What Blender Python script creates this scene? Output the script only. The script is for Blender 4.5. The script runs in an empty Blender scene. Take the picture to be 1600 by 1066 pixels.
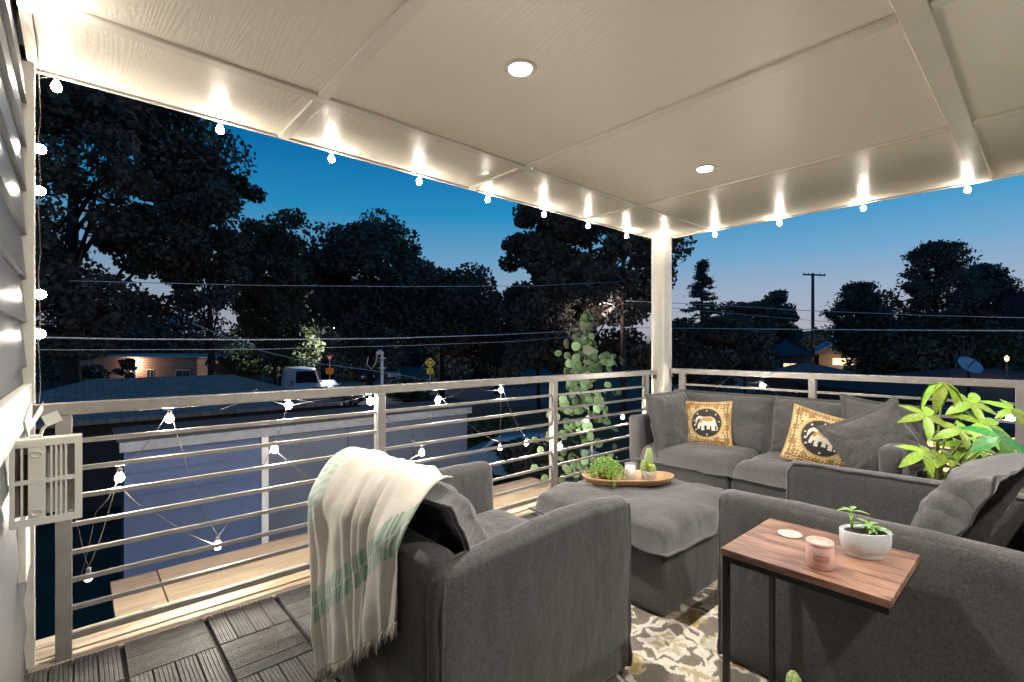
import bpy, math, random
import numpy as np
from mathutils import Vector, Matrix, Euler, noise
R = math.radians
PI = math.pi
random.seed(7)
S = bpy.context.scene
COL = S.collection

# ------------------------------------------------------------------ camera
F_PX, HOR = 758.0, 543.0
YAW = math.atan2(.668, .744)
FX, FY = math.sin(YAW), math.cos(YAW)
CAMZ = 1.306
cam = bpy.data.cameras.new('camera')
co = bpy.data.objects.new('camera', cam); COL.objects.link(co)
co.location = (0, 0, CAMZ); co.rotation_euler = (R(90), 0, -YAW)
cam.sensor_width = 36; cam.lens = F_PX/1600*36; cam.shift_y = 10/1600
cam.clip_start = .05; cam.clip_end = 2000
S.camera = co

# ------------------------------------------------------------------ dusk sky
W = bpy.data.worlds.new('World'); S.world = W; W.use_nodes = True
nt = W.node_tree; nt.nodes.clear()
def N(nt, t, **k):
    n = nt.nodes.new(t)
    for a, b in k.items():
        if a.startswith('i_'): n.inputs[a[2:].replace('_', ' ')].default_value = b
        else: setattr(n, a, b)
    return n
def lin(c): return tuple(((x/255)/12.92 if x/255 <= .04045 else ((x/255+.055)/1.055)**2.4) for x in c)
out = N(nt, 'ShaderNodeOutputWorld'); bg = N(nt, 'ShaderNodeBackground')
tc = N(nt, 'ShaderNodeTexCoord'); sep = N(nt, 'ShaderNodeSeparateXYZ')
ramp = N(nt, 'ShaderNodeValToRGB')
nt.links.new(tc.outputs['Generated'], sep.inputs[0]); nt.links.new(sep.outputs['Z'], ramp.inputs[0])
els = [(0, (60, 62, 70)), (.03, (154, 154, 163)), (.10, (140, 155, 175)), (.17, (100, 148, 182)), (.26, (36, 130, 178)), (.38, (3, 98, 158)), (.60, (0, 78, 134)), (1, (0, 64, 118))]
cr = ramp.color_ramp
while len(cr.elements) < len(els): cr.elements.new(.5)
for e, (p, c) in zip(cr.elements, els): e.position = p; e.color = (*lin(c), 1)
# the afterglow: a little lighter and warmer low in the south-east, darker towards the north-west
dotn = N(nt, 'ShaderNodeVectorMath', operation='DOT_PRODUCT'); dotn.inputs[1].default_value = (.95, -.30, 0)
nt.links.new(tc.outputs['Generated'], dotn.inputs[0])
mr = N(nt, 'ShaderNodeMapRange'); mr.inputs[1].default_value = -.2; mr.inputs[2].default_value = 1; mr.inputs[3].default_value = .86; mr.inputs[4].default_value = 1.08
nt.links.new(dotn.outputs['Value'], mr.inputs[0])
nt.links.new(ramp.outputs[0], bg.inputs[0]); nt.links.new(mr.outputs[0], bg.inputs[1]); nt.links.new(bg.outputs[0], out.inputs[0])

S.view_settings.view_transform = 'Standard'; S.view_settings.look = 'None'
S.view_settings.exposure = .32; S.view_settings.gamma = 1
S.cycles.use_denoising = True
S.cycles.max_bounces = 6; S.cycles.diffuse_bounces = 4; S.cycles.glossy_bounces = 3; S.cycles.transmission_bounces = 4
S.cycles.sample_clamp_indirect = 6; S.cycles.caustics_reflective = False; S.cycles.caustics_refractive = False

# ------------------------------------------------------------------ helpers
def W3(px, py, d):
    """world point that stands d metres ahead of the camera, seen at px,py of the 1600 px photograph"""
    r = (px-800)/F_PX*d
    return Vector((d*FX + r*FY, d*FY - r*FX, CAMZ - (py-HOR)*d/F_PX))
def G(px, d, z=-3.0):
    v = W3(px, HOR, d); v.z = z; return v

MATS = {}
def mat(name, col=(.5, .5, .5), rough=.6, metal=0, emit=0, ecol=None, noise_amt=.15, nscale=8, bump=0, bscale=60, spec=.5, coat=0, trans=0, sheen=0, stretch=(1, 1, 1), attr=None, col2=None, sss=0, alpha=1, rand=0):
    if name in MATS: return MATS[name]
    m = bpy.data.materials.new(name); m.use_nodes = True; MATS[name] = m
    t = m.node_tree; b = t.nodes['Principled BSDF']; L = t.links.new
    b.inputs['Roughness'].default_value = rough; b.inputs['Metallic'].default_value = metal
    b.inputs['Specular IOR Level'].default_value = spec
    if coat: b.inputs['Coat Weight'].default_value = coat
    if trans: b.inputs['Transmission Weight'].default_value = trans
    if sheen: b.inputs['Sheen Weight'].default_value = sheen
    if alpha < 1: b.inputs['Alpha'].default_value = alpha
    tcn = N(t, 'ShaderNodeTexCoord'); mp = N(t, 'ShaderNodeMapping'); mp.inputs['Scale'].default_value = stretch
    L(tcn.outputs['Object'], mp.inputs[0])
    c2 = col2 or tuple(min(1, max(0, x*(1-noise_amt*1.6))) for x in col)
    nz = N(t, 'ShaderNodeTexNoise'); nz.inputs['Scale'].default_value = nscale; nz.inputs['Detail'].default_value = 6; nz.inputs['Roughness'].default_value = .62
    L(mp.outputs[0], nz.inputs['Vector'])
    rp = N(t, 'ShaderNodeValToRGB'); rp.color_ramp.elements[0].position = .32; rp.color_ramp.elements[1].position = .68
    rp.color_ramp.elements[0].color = (*c2, 1); rp.color_ramp.elements[1].color = (*[min(1, x*(1+noise_amt*.5)) for x in col], 1)
    L(nz.outputs[0], rp.inputs[0])
    if attr:
        a = N(t, 'ShaderNodeAttribute', attribute_name=attr); mx = N(t, 'ShaderNodeMix', data_type='RGBA', blend_type='MULTIPLY'); mx.inputs[0].default_value = .25
        L(a.outputs['Color'], mx.inputs[6]); L(rp.outputs[0], mx.inputs[7]); L(mx.outputs[2], b.inputs['Base Color'])
    else: L(rp.outputs[0], b.inputs['Base Color'])
    if rand:
        oi = N(t, 'ShaderNodeObjectInfo'); hs = N(t, 'ShaderNodeHueSaturation'); m1 = N(t, 'ShaderNodeMapRange'); m1.inputs[3].default_value = 1-rand; m1.inputs[4].default_value = 1+rand
        m2 = N(t, 'ShaderNodeMapRange'); m2.inputs[3].default_value = .5-rand*.07; m2.inputs[4].default_value = .5+rand*.05
        L(oi.outputs['Random'], m1.inputs[0]); L(oi.outputs['Random'], m2.inputs[0]); L(m1.outputs[0], hs.inputs['Value']); L(m2.outputs[0], hs.inputs['Hue'])
        src = b.inputs['Base Color'].links[0].from_socket; L(src, hs.inputs['Color']); L(hs.outputs[0], b.inputs['Base Color'])
    if rough > .08 and not emit:
        rr = N(t, 'ShaderNodeMapRange'); rr.inputs[3].default_value = rough*.88; rr.inputs[4].default_value = min(1, rough*1.12)
        L(nz.outputs[0], rr.inputs[0]); L(rr.outputs[0], b.inputs['Roughness'])
    if bump:
        n2 = N(t, 'ShaderNodeTexNoise'); n2.inputs['Scale'].default_value = bscale; n2.inputs['Detail'].default_value = 4
        L(mp.outputs[0], n2.inputs['Vector']); bp = N(t, 'ShaderNodeBump'); bp.inputs['Strength'].default_value = bump; bp.inputs['Distance'].default_value = .01
        L(n2.outputs[0], bp.inputs['Height']); L(bp.outputs[0], b.inputs['Normal'])
    if emit:
        b.inputs['Emission Color'].default_value = (*(ecol or col), 1); b.inputs['Emission Strength'].default_value = emit
    return m

def fabric(name, col, weave=2100, bump=.2, mott=.22):
    m = bpy.data.materials.new(name); m.use_nodes = True; MATS[name] = m
    t = m.node_tree; b = t.nodes['Principled BSDF']; L = t.links.new
    b.inputs['Roughness'].default_value = .93; b.inputs['Sheen Weight'].default_value = .25; b.inputs['Sheen Roughness'].default_value = .5
    b.inputs['Specular IOR Level'].default_value = .2
    tcn = N(t, 'ShaderNodeTexCoord')
    def ns(scale, st, det=3):
        mp = N(t, 'ShaderNodeMapping'); mp.inputs['Scale'].default_value = st; L(tcn.outputs['Object'], mp.inputs[0])
        n = N(t, 'ShaderNodeTexNoise'); n.inputs['Scale'].default_value = scale; n.inputs['Detail'].default_value = det; L(mp.outputs[0], n.inputs['Vector']); return n
    a = ns(weave/5, (1, 1, .22)); c = ns(weave/5, (.22, .22, 1)); big = ns(3.5, (1, 1, 1), 5)
    ad = N(t, 'ShaderNodeMath', operation='ADD'); L(a.outputs[0], ad.inputs[0]); L(c.outputs[0], ad.inputs[1])
    mr = N(t, 'ShaderNodeMapRange'); mr.inputs[1].default_value = .7; mr.inputs[2].default_value = 1.3; L(ad.outputs[0], mr.inputs[0])
    rp = N(t, 'ShaderNodeValToRGB'); rp.color_ramp.elements[0].color = (*[x*.58 for x in col], 1); rp.color_ramp.elements[1].color = (*[min(1, x*1.44) for x in col], 1)
    L(mr.outputs[0], rp.inputs[0])
    mx = N(t, 'ShaderNodeMix', data_type='RGBA', blend_type='MULTIPLY'); mx.inputs[0].default_value = mott
    br = N(t, 'ShaderNodeMapRange'); br.inputs[1].default_value = .3; br.inputs[2].default_value = .7; br.inputs[3].default_value = .3; br.inputs[4].default_value = 1.15; L(big.outputs[0], br.inputs[0])
    L(rp.outputs[0], mx.inputs[6]); L(br.outputs[0], mx.inputs[7]); L(mx.outputs[2], b.inputs['Base Color'])
    # soft creases of the cloth and the weave itself
    cz = ns(9, (1, 1, .45), 5)
    bp1 = N(t, 'ShaderNodeBump'); bp1.inputs['Strength'].default_value = .55; bp1.inputs['Distance'].default_value = .03; L(cz.outputs[0], bp1.inputs['Height'])
    bp = N(t, 'ShaderNodeBump'); bp.inputs['Strength'].default_value = bump; bp.inputs['Distance'].default_value = .003; L(ad.outputs[0], bp.inputs['Height']); L(bp1.outputs[0], bp.inputs['Normal'])
    L(bp.outputs[0], b.inputs['Normal'])
    return m

def empty(name, loc, label, cat, group=None, rz=0):
    o = bpy.data.objects.new(name, None); COL.objects.link(o); o.location = loc; o.rotation_euler = (0, 0, rz); o.empty_display_size = .1
    o['label'] = label; o['category'] = cat
    if group: o['group'] = group
    return o
def tag(o, label=None, cat=None, group=None, kind=None):
    if label: o['label'] = label
    if cat: o['category'] = cat
    if group: o['group'] = group
    if kind: o['kind'] = kind
    return o
def link_mesh(name, me, parent=None, loc=(0, 0, 0), rot=None, scale=None, mtx=None):
    o = bpy.data.objects.new(name, me); COL.objects.link(o)
    if parent: o.parent = parent
    if mtx is not None: o.matrix_local = mtx
    else:
        o.location = loc
        if rot is not None: o.rotation_euler = rot
        if scale is not None: o.scale = scale
    return o

class MB:
    def __init__(s): s.v = []; s.f = []; s.m = []; s.cur = 0
    def add(s, vs, fs):
        n = len(s.v); s.v += [tuple(x) for x in vs]; s.f += [tuple(i+n for i in f) for f in fs]; s.m += [s.cur]*len(fs); return s
    def box(s, a, b, rz=0, c=None):
        x0, y0, z0 = a; x1, y1, z1 = b
        vs = [Vector(p) for p in ((x0, y0, z0), (x1, y0, z0), (x1, y1, z0), (x0, y1, z0), (x0, y0, z1), (x1, y0, z1), (x1, y1, z1), (x0, y1, z1))]
        if rz:
            c = Vector(c or ((x0+x1)/2, (y0+y1)/2, 0)); q = Matrix.Rotation(rz, 3, 'Z'); c.z = 0
            vs = [q @ (v-c)+c for v in vs]
        return s.add(vs, [(0, 3, 2, 1), (4, 5, 6, 7), (0, 1, 5, 4), (1, 2, 6, 5), (2, 3, 7, 6), (3, 0, 4, 7)])
    def bbox(s, a, b, ch=.004):
        """box with chamfered vertical and top edges"""
        return s.soft(a, b, ch, (1, 1, 1))
    def soft(s, a, b, r=.05, n=(8, 8, 8), amp=0, fr=4, seed=0, puff=0):
        a = Vector(a); b = Vector(b); c = (a+b)/2; h = (b-a)/2
        rr = [min(r, h[i]*.999) for i in range(3)]; rmin = min(rr)
        def coords(hh, k):
            arc = 3 if rmin > .006 else 1
            base = [-hh + rmin*(1-math.cos(i/arc*PI/2)) for i in range(arc)]
            inner = [-hh+rmin + (2*hh-2*rmin)*i/k for i in range(k+1)]
            return base + inner + [-x for x in reversed(base)]
        cs = [coords(h[i], n[i]) for i in range(3)]
        idx = {}; vs = []
        def vert(p):
            k = (round(p[0], 6), round(p[1], 6), round(p[2], 6))
            if k in idx: return idx[k]
            p = Vector(p); q = Vector([max(-h[i]+rmin, min(h[i]-rmin, p[i])) for i in range(3)])
            d = p-q; w = p.copy()
            if d.length > 1e-9: w = q + d.normalized()*rmin
            if puff:
                for i in range(3):
                    j, l = (i+1) % 3, (i+2) % 3
                    g = max(0, 1-(p[j]/h[j])**2)*max(0, 1-(p[l]/h[l])**2)
                    if abs(abs(p[i])-h[i]) < 1e-6: w[i] += math.copysign(puff*g, p[i])
            w = w + c
            if amp:
                o = Vector((seed*3.1, seed*1.7, 0))
                w = w + noise.noise_vector(w*fr+o)*amp + noise.noise_vector(w*fr*2.7+o)*amp*.4
            idx[k] = len(vs); vs.append(w); return idx[k]
        fs = []
        for i in range(3):
            j, l = (i+1) % 3, (i+2) % 3
            for sg in (-1, 1):
                for u in range(len(cs[j])-1):
                    for w in range(len(cs[l])-1):
                        q = []
                        for (du, dw) in ((0, 0), (1, 0), (1, 1), (0, 1)):
                            p = [0, 0, 0]; p[i] = sg*h[i]; p[j] = cs[j][u+du]; p[l] = cs[l][w+dw]; q.append(vert(p))
                        if sg < 0: q.reverse()
                        if len(set(q)) > 2: fs.append(q)
        return s.add(vs, fs)
    def tube(s, pts, r, n=6, cap=True):
        pts = [Vector(p) for p in pts]; k = len(pts); rs = r if isinstance(r, (list, tuple)) else [r]*k
        vs = []; fs = []; up = None
        for i in range(k):
            t = (pts[min(k-1, i+1)]-pts[max(0, i-1)]).normalized()
            if up is None: up = Vector((0, 0, 1)) if abs(t.z) < .9 else Vector((1, 0, 0))
            x = up.cross(t)
            if x.length < 1e-5: x = Vector((1, 0, 0)).cross(t)
            x.normalize(); y = t.cross(x).normalized(); up = y
            for a in range(n):
                th = 2*PI*a/n; vs.append(pts[i] + (x*math.cos(th)+y*math.sin(th))*rs[i])
        for i in range(k-1):
            for a in range(n):
                fs.append((i*n+a, i*n+(a+1) % n, (i+1)*n+(a+1) % n, (i+1)*n+a))
        if cap: fs.append(tuple(reversed(range(n)))); fs.append(tuple((k-1)*n+a for a in range(n)))
        return s.add(vs, fs)
    def lathe(s, prof, c=(0, 0, 0), n=24, sx=1, sy=1, ribs=0, ramp_=0, rz=0):
        vs = []; fs = []; cz, sz = math.cos(rz), math.sin(rz)
        for (r, z) in prof:
            for a in range(n):
                th = 2*PI*a/n; q = r*(1+ramp_*abs(math.cos(ribs*th/2))) if ribs else r
                x, y = q*math.cos(th)*sx, q*math.sin(th)*sy
                vs.append((c[0]+x*cz-y*sz, c[1]+x*sz+y*cz, c[2]+z))
        for i in range(len(prof)-1):
            for a in range(n): fs.append((i*n+a, i*n+(a+1) % n, (i+1)*n+(a+1) % n, (i+1)*n+a))
        if prof[0][0] > 1e-4: fs.append(tuple(reversed(range(n))))
        if prof[-1][0] > 1e-4: fs.append(tuple((len(prof)-1)*n+a for a in range(n)))
        return s.add(vs, fs)
    def prism(s, poly, d):
        """extrude a 3-D polygon by vector d"""
        n = len(poly); d = Vector(d); vs = [Vector(p) for p in poly]+[Vector(p)+d for p in poly]
        return s.add(vs, [tuple(reversed(range(n))), tuple(range(n, 2*n))]+[(i, (i+1) % n, n+(i+1) % n, n+i) for i in range(n)])
    def mesh(s, name, mats, off=(0, 0, 0), smooth=False):
        me = bpy.data.meshes.new(name); o = Vector(off)
        me.from_pydata([(v[0]-o.x, v[1]-o.y, v[2]-o.z) for v in s.v], [], s.f)
        for m in (mats if isinstance(mats, (list, tuple)) else [mats]): me.materials.append(m)
        if any(s.m): me.polygons.foreach_set('material_index', s.m)
        if smooth: me.polygons.foreach_set('use_smooth', [True]*len(me.polygons))
        me.update(); return me
    def build(s, name, mats, parent=None, smooth=False, world=True, origin=None):
        off = Vector((0, 0, 0)); p = parent
        if world:
            while p is not None: off += p.location; p = p.parent
        loc = Vector((0, 0, 0))
        if origin is not None: loc = Vector(origin)-off
        me = s.mesh(name, mats, off+loc, smooth)
        if smooth == 'auto':
            pass
        o = link_mesh(name, me, parent, loc); return o

def autosmooth(o, ang=35):
    """sharp edges by angle, the rest smooth"""
    me = o.data; me.polygons.foreach_set('use_smooth', [True]*len(me.polygons))
    try: me.set_sharp_from_angle(angle=R(ang))
    except Exception: pass
    return o
def thing1(o, label, cat, group=None): return tag(o, label, cat, group)

def copy_tree(o, parent=None):
    c = o.copy(); COL.objects.link(c)
    if parent: c.parent = parent
    for ch in [x for x in bpy.data.objects if x.parent == o]: copy_tree(ch, c)
    return c

# ------------------------------------------------------------------ materials
M_FAB = fabric('grey_linen', (.074, .072, .072))
M_FABD = fabric('grey_linen_hem', (.066, .064, .063))
M_METAL = mat('railing_grey_metal', (.36, .335, .31), .38, .5, noise_amt=.12, nscale=14, bump=.05, bscale=90)
M_POSTW = mat('column_cream_paint', (.72, .68, .60), .45, bump=.08, bscale=40, noise_amt=.05)
M_TRIM = mat('white_trim_paint', (.66, .63, .57), .5, noise_amt=.06, bump=.05)
M_WHITEP = mat('ivory_plastic', (.66, .64, .58), .38, noise_amt=.04)
M_DARK = mat('dark_void', (.015, .015, .017), .8)
M_BLACKM = mat('black_powder_coated_steel', (.018, .018, .019), .42, .3, noise_amt=.1)
M_WIRE = mat('brown_cord', (.06, .05, .042), .6)
M_CABLE = mat('grey_utility_cable', (.75, .73, .70), .45)
M_SOCK = mat('bulb_socket_plastic', (.10, .09, .08), .5)
M_BULB = mat('bulb_glow', (1, .93, .82), .3, emit=210, ecol=(1, .90, .77))
M_BULBR = mat('bulb_glow_bright', (1, .93, .82), .3, emit=900, ecol=(1, .90, .77))
M_BULBDIM = mat('bulb_dim', (.9, .88, .82), .3, emit=1.1, ecol=(1, .95, .85))
M_LENS = mat('downlight_lens', (1, .95, .88), .3, emit=22, ecol=(1, .93, .82))
M_SIDING = mat('grey_siding_paint', (.105, .11, .115), .42, noise_amt=.08, nscale=5, bump=.12, bscale=50, stretch=(1, .06, 1))
M_GREENL = mat('fresh_green_leaf', (.24, .42, .03), .42, noise_amt=.3, nscale=9, sheen=.1, rand=.35, bump=.12, bscale=40)
M_GREEND = mat('deep_green_leaf', (.05, .19, .03), .38, noise_amt=.3, nscale=9, rand=.4, bump=.12, bscale=40)

def ceiling_mat():
    m = bpy.data.materials.new('embossed_woodgrain_ceiling_paint'); m.use_nodes = True
    t = m.node_tree; b = t.nodes['Principled BSDF']; L = t.links.new
    b.inputs['Base Color'].default_value = (.84, .775, .655, 1); b.inputs['Roughness'].default_value = .36; b.inputs['Specular IOR Level'].default_value = .5
    tcn = N(t, 'ShaderNodeTexCoord')
    mp = N(t, 'ShaderNodeMapping'); mp.inputs['Scale'].default_value = (1, .09, 1); L(tcn.outputs['Object'], mp.inputs[0])
    nz = N(t, 'ShaderNodeTexNoise'); nz.inputs['Scale'].default_value = 2.6; nz.inputs['Detail'].default_value = 2; L(mp.outputs[0], nz.inputs['Vector'])
    # cathedral grain: contour lines of a stretched noise
    mu = N(t, 'ShaderNodeMath', operation='MULTIPLY'); mu.inputs[1].default_value = 330; L(nz.outputs[0], mu.inputs[0])
    sn = N(t, 'ShaderNodeMath', operation='SINE'); L(mu.outputs[0], sn.inputs[0])
    n2 = N(t, 'ShaderNodeTexNoise'); n2.inputs['Scale'].default_value = 90; n2.inputs['Detail'].default_value = 3
    mp2 = N(t, 'ShaderNodeMapping'); mp2.inputs['Scale'].default_value = (1, .35, 1); L(tcn.outputs['Object'], mp2.inputs[0]); L(mp2.outputs[0], n2.inputs['Vector'])
    msk = N(t, 'ShaderNodeTexNoise'); msk.inputs['Scale'].default_value = 1.7; L(tcn.outputs['Object'], msk.inputs['Vector'])
    mk = N(t, 'ShaderNodeMapRange'); mk.inputs[1].default_value = .42; mk.inputs[2].default_value = .6; L(msk.outputs[0], mk.inputs[0])
    gm = N(t, 'ShaderNodeMath', operation='MULTIPLY'); L(sn.outputs[0], gm.inputs[0]); L(mk.outputs[0], gm.inputs[1])
    # board joints every 0.325 m
    sx = N(t, 'ShaderNodeSeparateXYZ'); L(tcn.outputs['Object'], sx.inputs[0])
    dv = N(t, 'ShaderNodeMath', operation='DIVIDE'); dv.inputs[1].default_value = .325; L(sx.outputs[0], dv.inputs[0])
    fr = N(t, 'ShaderNodeMath', operation='FRACT'); L(dv.outputs[0], fr.inputs[0])
    lt = N(t, 'ShaderNodeMath', operation='LESS_THAN'); lt.inputs[1].default_value = .010; L(fr.outputs[0], lt.inputs[0])
    b1 = N(t, 'ShaderNodeBump'); b1.inputs['Strength'].default_value = .11; b1.inputs['Distance'].default_value = .004; L(gm.outputs[0], b1.inputs['Height'])
    b2 = N(t, 'ShaderNodeBump'); b2.inputs['Strength'].default_value = .35; b2.inputs['Distance'].default_value = .004; L(n2.outputs[0], b2.inputs['Height']); L(b1.outputs[0], b2.inputs['Normal'])
    b3 = N(t, 'ShaderNodeBump', invert=True); b3.inputs['Strength'].default_value = .5; b3.inputs['Distance'].default_value = .003; L(lt.outputs[0], b3.inputs['Height']); L(b2.outputs[0], b3.inputs['Normal'])
    L(b3.outputs[0], b.inputs['Normal'])
    return m
M_CEIL = ceiling_mat()
M_BATTEN = mat('ceiling_batten_paint', (.78, .72, .62), .38, noise_amt=.05, bump=.06, bscale=70)

# ------------------------------------------------------------------ terrace shell
XE, YE, ZC = 4.70, 2.84, 2.475
XW = -.15
deck = MB().box((XW, -1.9, -.30), (4.62, 2.76, -.022)).build('terrace_floor', mat('deck_underlay', (.02, .02, .02), .9)); tag(deck, kind='structure')

def slat_mesh(along_y, q):
    """one composite board with shallow grooves; about 0.073 x 0.29 m"""
    w, l = .0715, .293; mb = MB(); g = 5; prof = []
    for i in range(g):
        a = -w/2 + w*i/g; b_ = a + w/g
        prof += [(a+.0004, -.003), (a+.003, 0), (b_-.003, 0), (b_-.0004, -.003)]
    prof = [(-w/2, -.02)]+prof+[(w/2, -.02)]
    vs = []
    for s_ in (-l/2, l/2):
        for (x, z) in prof: vs.append((x, s_, z) if along_y else (s_, x, z))
    n = len(prof); fs = [((i, i+1, n+i+1, n+i) if along_y is False else (i+n, n+i+1, i+1, i)) for i in range(n-1)]
    fs += [tuple(range(n)), tuple(reversed(range(n, 2*n)))]
    return mb.add(vs, fs).mesh('slat', M_SL[q])
M_SL = [mat('composite_board_%s' % k, c, .62, nscale=16, noise_amt=.32, bump=.35, bscale=70, stretch=st, rand=.18) for k, c, st in
        (('grey', (.085, .080, .074), (1, 1, 1)), ('ash', (.105, .098, .088), (1, 1, 1)), ('smoke', (.068, .066, .063), (1, 1, 1)))]
SL = {(a, q): slat_mesh(a, q) for a in (True, False) for q in range(3)}
x0 = .147-.3135; rnd = random.Random(3)
for i in range(0, 6):
    for j in range(0, 9):
        cx = x0+.3135*(i+.5); cy = 2.745-.3035*(j+.5); ay = (i+j) % 2 == 0
        if cx > 1.05 and cy < 2.2 and cy > .2: pass
        t = MB().box((cx-.15, cy-.146, -.0215), (cx+.15, cy+.146, -.0205)).build('deck_tile', M_DARK, deck, origin=(cx, cy, 0))
        for k in range(4):
            o_ = (k-1.5)*.0752; q = rnd.choice((0, 0, 1, 2))
            link_mesh('slat', SL[(ay, q)], t, (o_, 0, rnd.uniform(-.0006, .0006)) if ay else (0, o_, rnd.uniform(-.0006, .0006)))
# the rest of the floor, hidden under the furniture and rug: whole tiles
rest = MB()
for i in range(6, 16):
    for j in range(0, 15):
        cx = x0+.3135*(i+.5); cy = 2.745-.3035*(j+.5)
        if cx > 4.6: continue
        for k in range(4):
            o_ = (k-1.5)*.0752
            if (i+j) % 2 == 0: rest.box((cx+o_-.0357, cy-.1465, -.02), (cx+o_+.0357, cy+.1465, 0))
            else: rest.box((cx-.1465, cy+o_-.0357, -.02), (cx+.1465, cy+o_+.0357, 0))
for i in range(0, 6):
    for j in range(9, 15):
        cx = x0+.3135*(i+.5); cy = 2.745-.3035*(j+.5)
        for k in range(4):
            o_ = (k-1.5)*.0752
            if (i+j) % 2 == 0: rest.box((cx+o_-.0357, cy-.1465, -.02), (cx+o_+.0357, cy+.1465, 0))
            else: rest.box((cx-.1465, cy+o_-.0357, -.02), (cx+.1465, cy+o_+.0357, 0))
tag(rest.build('board_field', M_SL[0], deck), kind='stuff')

# edge of the terrace: membrane-covered kerb, drip flashing
M_MEMB = mat('stained_membrane', (.42, .35, .27), .6, col2=(.22, .16, .10), nscale=5, stretch=(.35, 3, 1), noise_amt=.3, bump=.15, bscale=20)
M_FLASH = mat('cream_flashing', (.62, .55, .40), .34, .3, noise_amt=.08, nscale=3, stretch=(.3, 1, 1))
k1 = MB(); k1.soft((XW, 2.748, -.30), (4.62, 2.985, -.006), .006, (2, 1, 1)); kerb = k1.build('terrace_kerb', M_MEMB); tag(kerb, kind='structure')
MB().soft((XW, 2.985, -.22), (4.66, 3.062, -.012), .012, (2, 1, 1)).build('flashing', M_FLASH, kerb)
MB().soft((XW, 2.83, -.0058), (4.60, 2.875, .004), .004, (2, 1, 1)).build('membrane_fold', M_MEMB, kerb)
MB().soft((XW, 2.935, -.0058), (4.60, 2.95, .003), .003, (2, 1, 1)).build('membrane_fold', M_MEMB, kerb)
MB().box((XW, 3.062, -.26), (4.66, 3.070, -.03)).build('drip_edge', M_METAL, kerb)
for x in (.25, 1.05, 1.85, 2.65, 3.45):
    MB().box((x, 2.98, -.10), (x+.035, 3.068, -.009)).build('bracket', M_METAL, kerb)
k2 = MB(); k2.box((4.62, -1.9, -.30), (4.70, 2.835, -.006)); k2.build('side_kerb', M_MEMB, kerb)

# ceiling: recessed boards and battens
ceil = MB().box((XW, -1.9, ZC+.03), (XE, YE, ZC+.20)).build('ceiling', M_TRIM); tag(ceil, kind='structure')
bx_ = [XW, .85, 2.155, 3.45, XE]; by_ = [-1.9, .32, 2.28, YE]
for i in range(4):
    for j in range(3):
        MB().box((bx_[i], by_[j], ZC), (bx_[i+1], by_[j+1], ZC+.0295)).build('ceiling_panel', M_CEIL, ceil)
for x in bx_[1:4]:
    w = .027
    for j in range(3):
        a, b_ = by_[j]+(.03 if j else 0), by_[j+1]-(.03 if j < 2 else 0)
        if j == 1: a = .32+.045
        if j == 0: b_ = .32-.045
        MB().soft((x-w, a, ZC-.016), (x+w, b_, ZC-.0005), .003, (1, 1, 1)).build('batten', M_BATTEN, ceil)
MB().soft((XW, 2.28-.028, ZC-.016), (XE, 2.28+.028, ZC-.0005), .003, (1, 1, 1)).build('batten', M_BATTEN, ceil)
MB().soft((XW, .32-.043, ZC-.019), (XE, .32+.043, ZC-.0005), .003, (1, 1, 1)).build('batten', M_BATTEN, ceil)
MB().box((XW, YE, ZC-.012), (XE+.02, YE+.02, ZC+.22)).build('fascia', M_TRIM, ceil)
MB().box((XE, -1.9, ZC-.012), (XE+.02, YE, ZC+.22)).build('fascia', M_TRIM, ceil)
MB().box((XW-.3, -1.9, ZC+.21), (XE+.3, YE+.3, ZC+.26)).build('roof_deck', M_DARK, ceil)

# recessed downlights: two in view, two added unseen behind the camera as fill light
def downlight(x, y, label):
    e = empty('recessed_downlight', (x, y, ZC), label, 'ceiling light', 'recessed ceiling lights')
    MB().lathe([(.048, -.001), (.052, -.006), (.066, -.005), (.070, 0)], (x, y, ZC-.0008), 32).build('trim_ring', M_TRIM, e, True)
    MB().lathe([(.0001, -.004), (.047, -.004), (.048, -.001)], (x, y, ZC-.0008), 32).build('lens', M_LENS, e, True)
    ld = bpy.data.lights.new('downlight_lamp', 'AREA'); ld.shape = 'DISK'; ld.size = .085; ld.energy = 40; ld.color = (1, .92, .82)
    lo = bpy.data.objects.new('downlight_lamp', ld); COL.objects.link(lo); lo.parent = e; lo.location = (0, 0, -.009); lo.visible_camera = True
    return e
downlight(1.383, 1.488, 'nearer round recessed ceiling light, high in the middle of the picture')
downlight(3.05, 1.513, 'farther round recessed ceiling light, above the corner sofa')
downlight(1.383, -.75, 'round recessed ceiling light added as unseen fill behind the camera on the left')
downlight(3.05, -.75, 'round recessed ceiling light added as unseen fill behind the camera on the right')

# house walls: lap siding on the left and behind
hw = MB().box((XW-.25, -2.0, -3.0), (XW-.03, 2.80, ZC+.2)).build('house_wall', M_TRIM)
tag(hw, 'grey lap-sided house wall at the far left edge of the terrace', 'wall')
z = -.02; k = 0
while z < ZC-.02:
    z1 = min(z+.178, ZC-.001); mb = MB()
    if not (1.02 < z < 1.03):
        mb.add([(XW-.028, -1.9, z), (XW-.028, 2.79, z), (XW, 2.79, z), (XW, -1.9, z), (XW-.028, -1.9, z1), (XW-.028, 2.79, z1), (XW-.016, 2.79, z1), (XW-.016, -1.9, z1)],
               [(0, 1, 2, 3), (4, 7, 6, 5), (3, 2, 6, 7), (0, 3, 7, 4), (1, 5, 6, 2)])
        mb.build('siding_board', M_SIDING, hw)
    z = z1+.0003; k += 1
MB().soft((XW-.03, 2.795, -.3), (XW+.022, 2.85, ZC-.001), .003, (1, 1, 1)).build('corner_trim', M_TRIM, hw)
MB().soft((XW-.01, 1.2, 1.02), (XW+.016, 2.792, 1.16), .003, (1, 1, 1)).build('belly_band', M_TRIM, hw)
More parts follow.
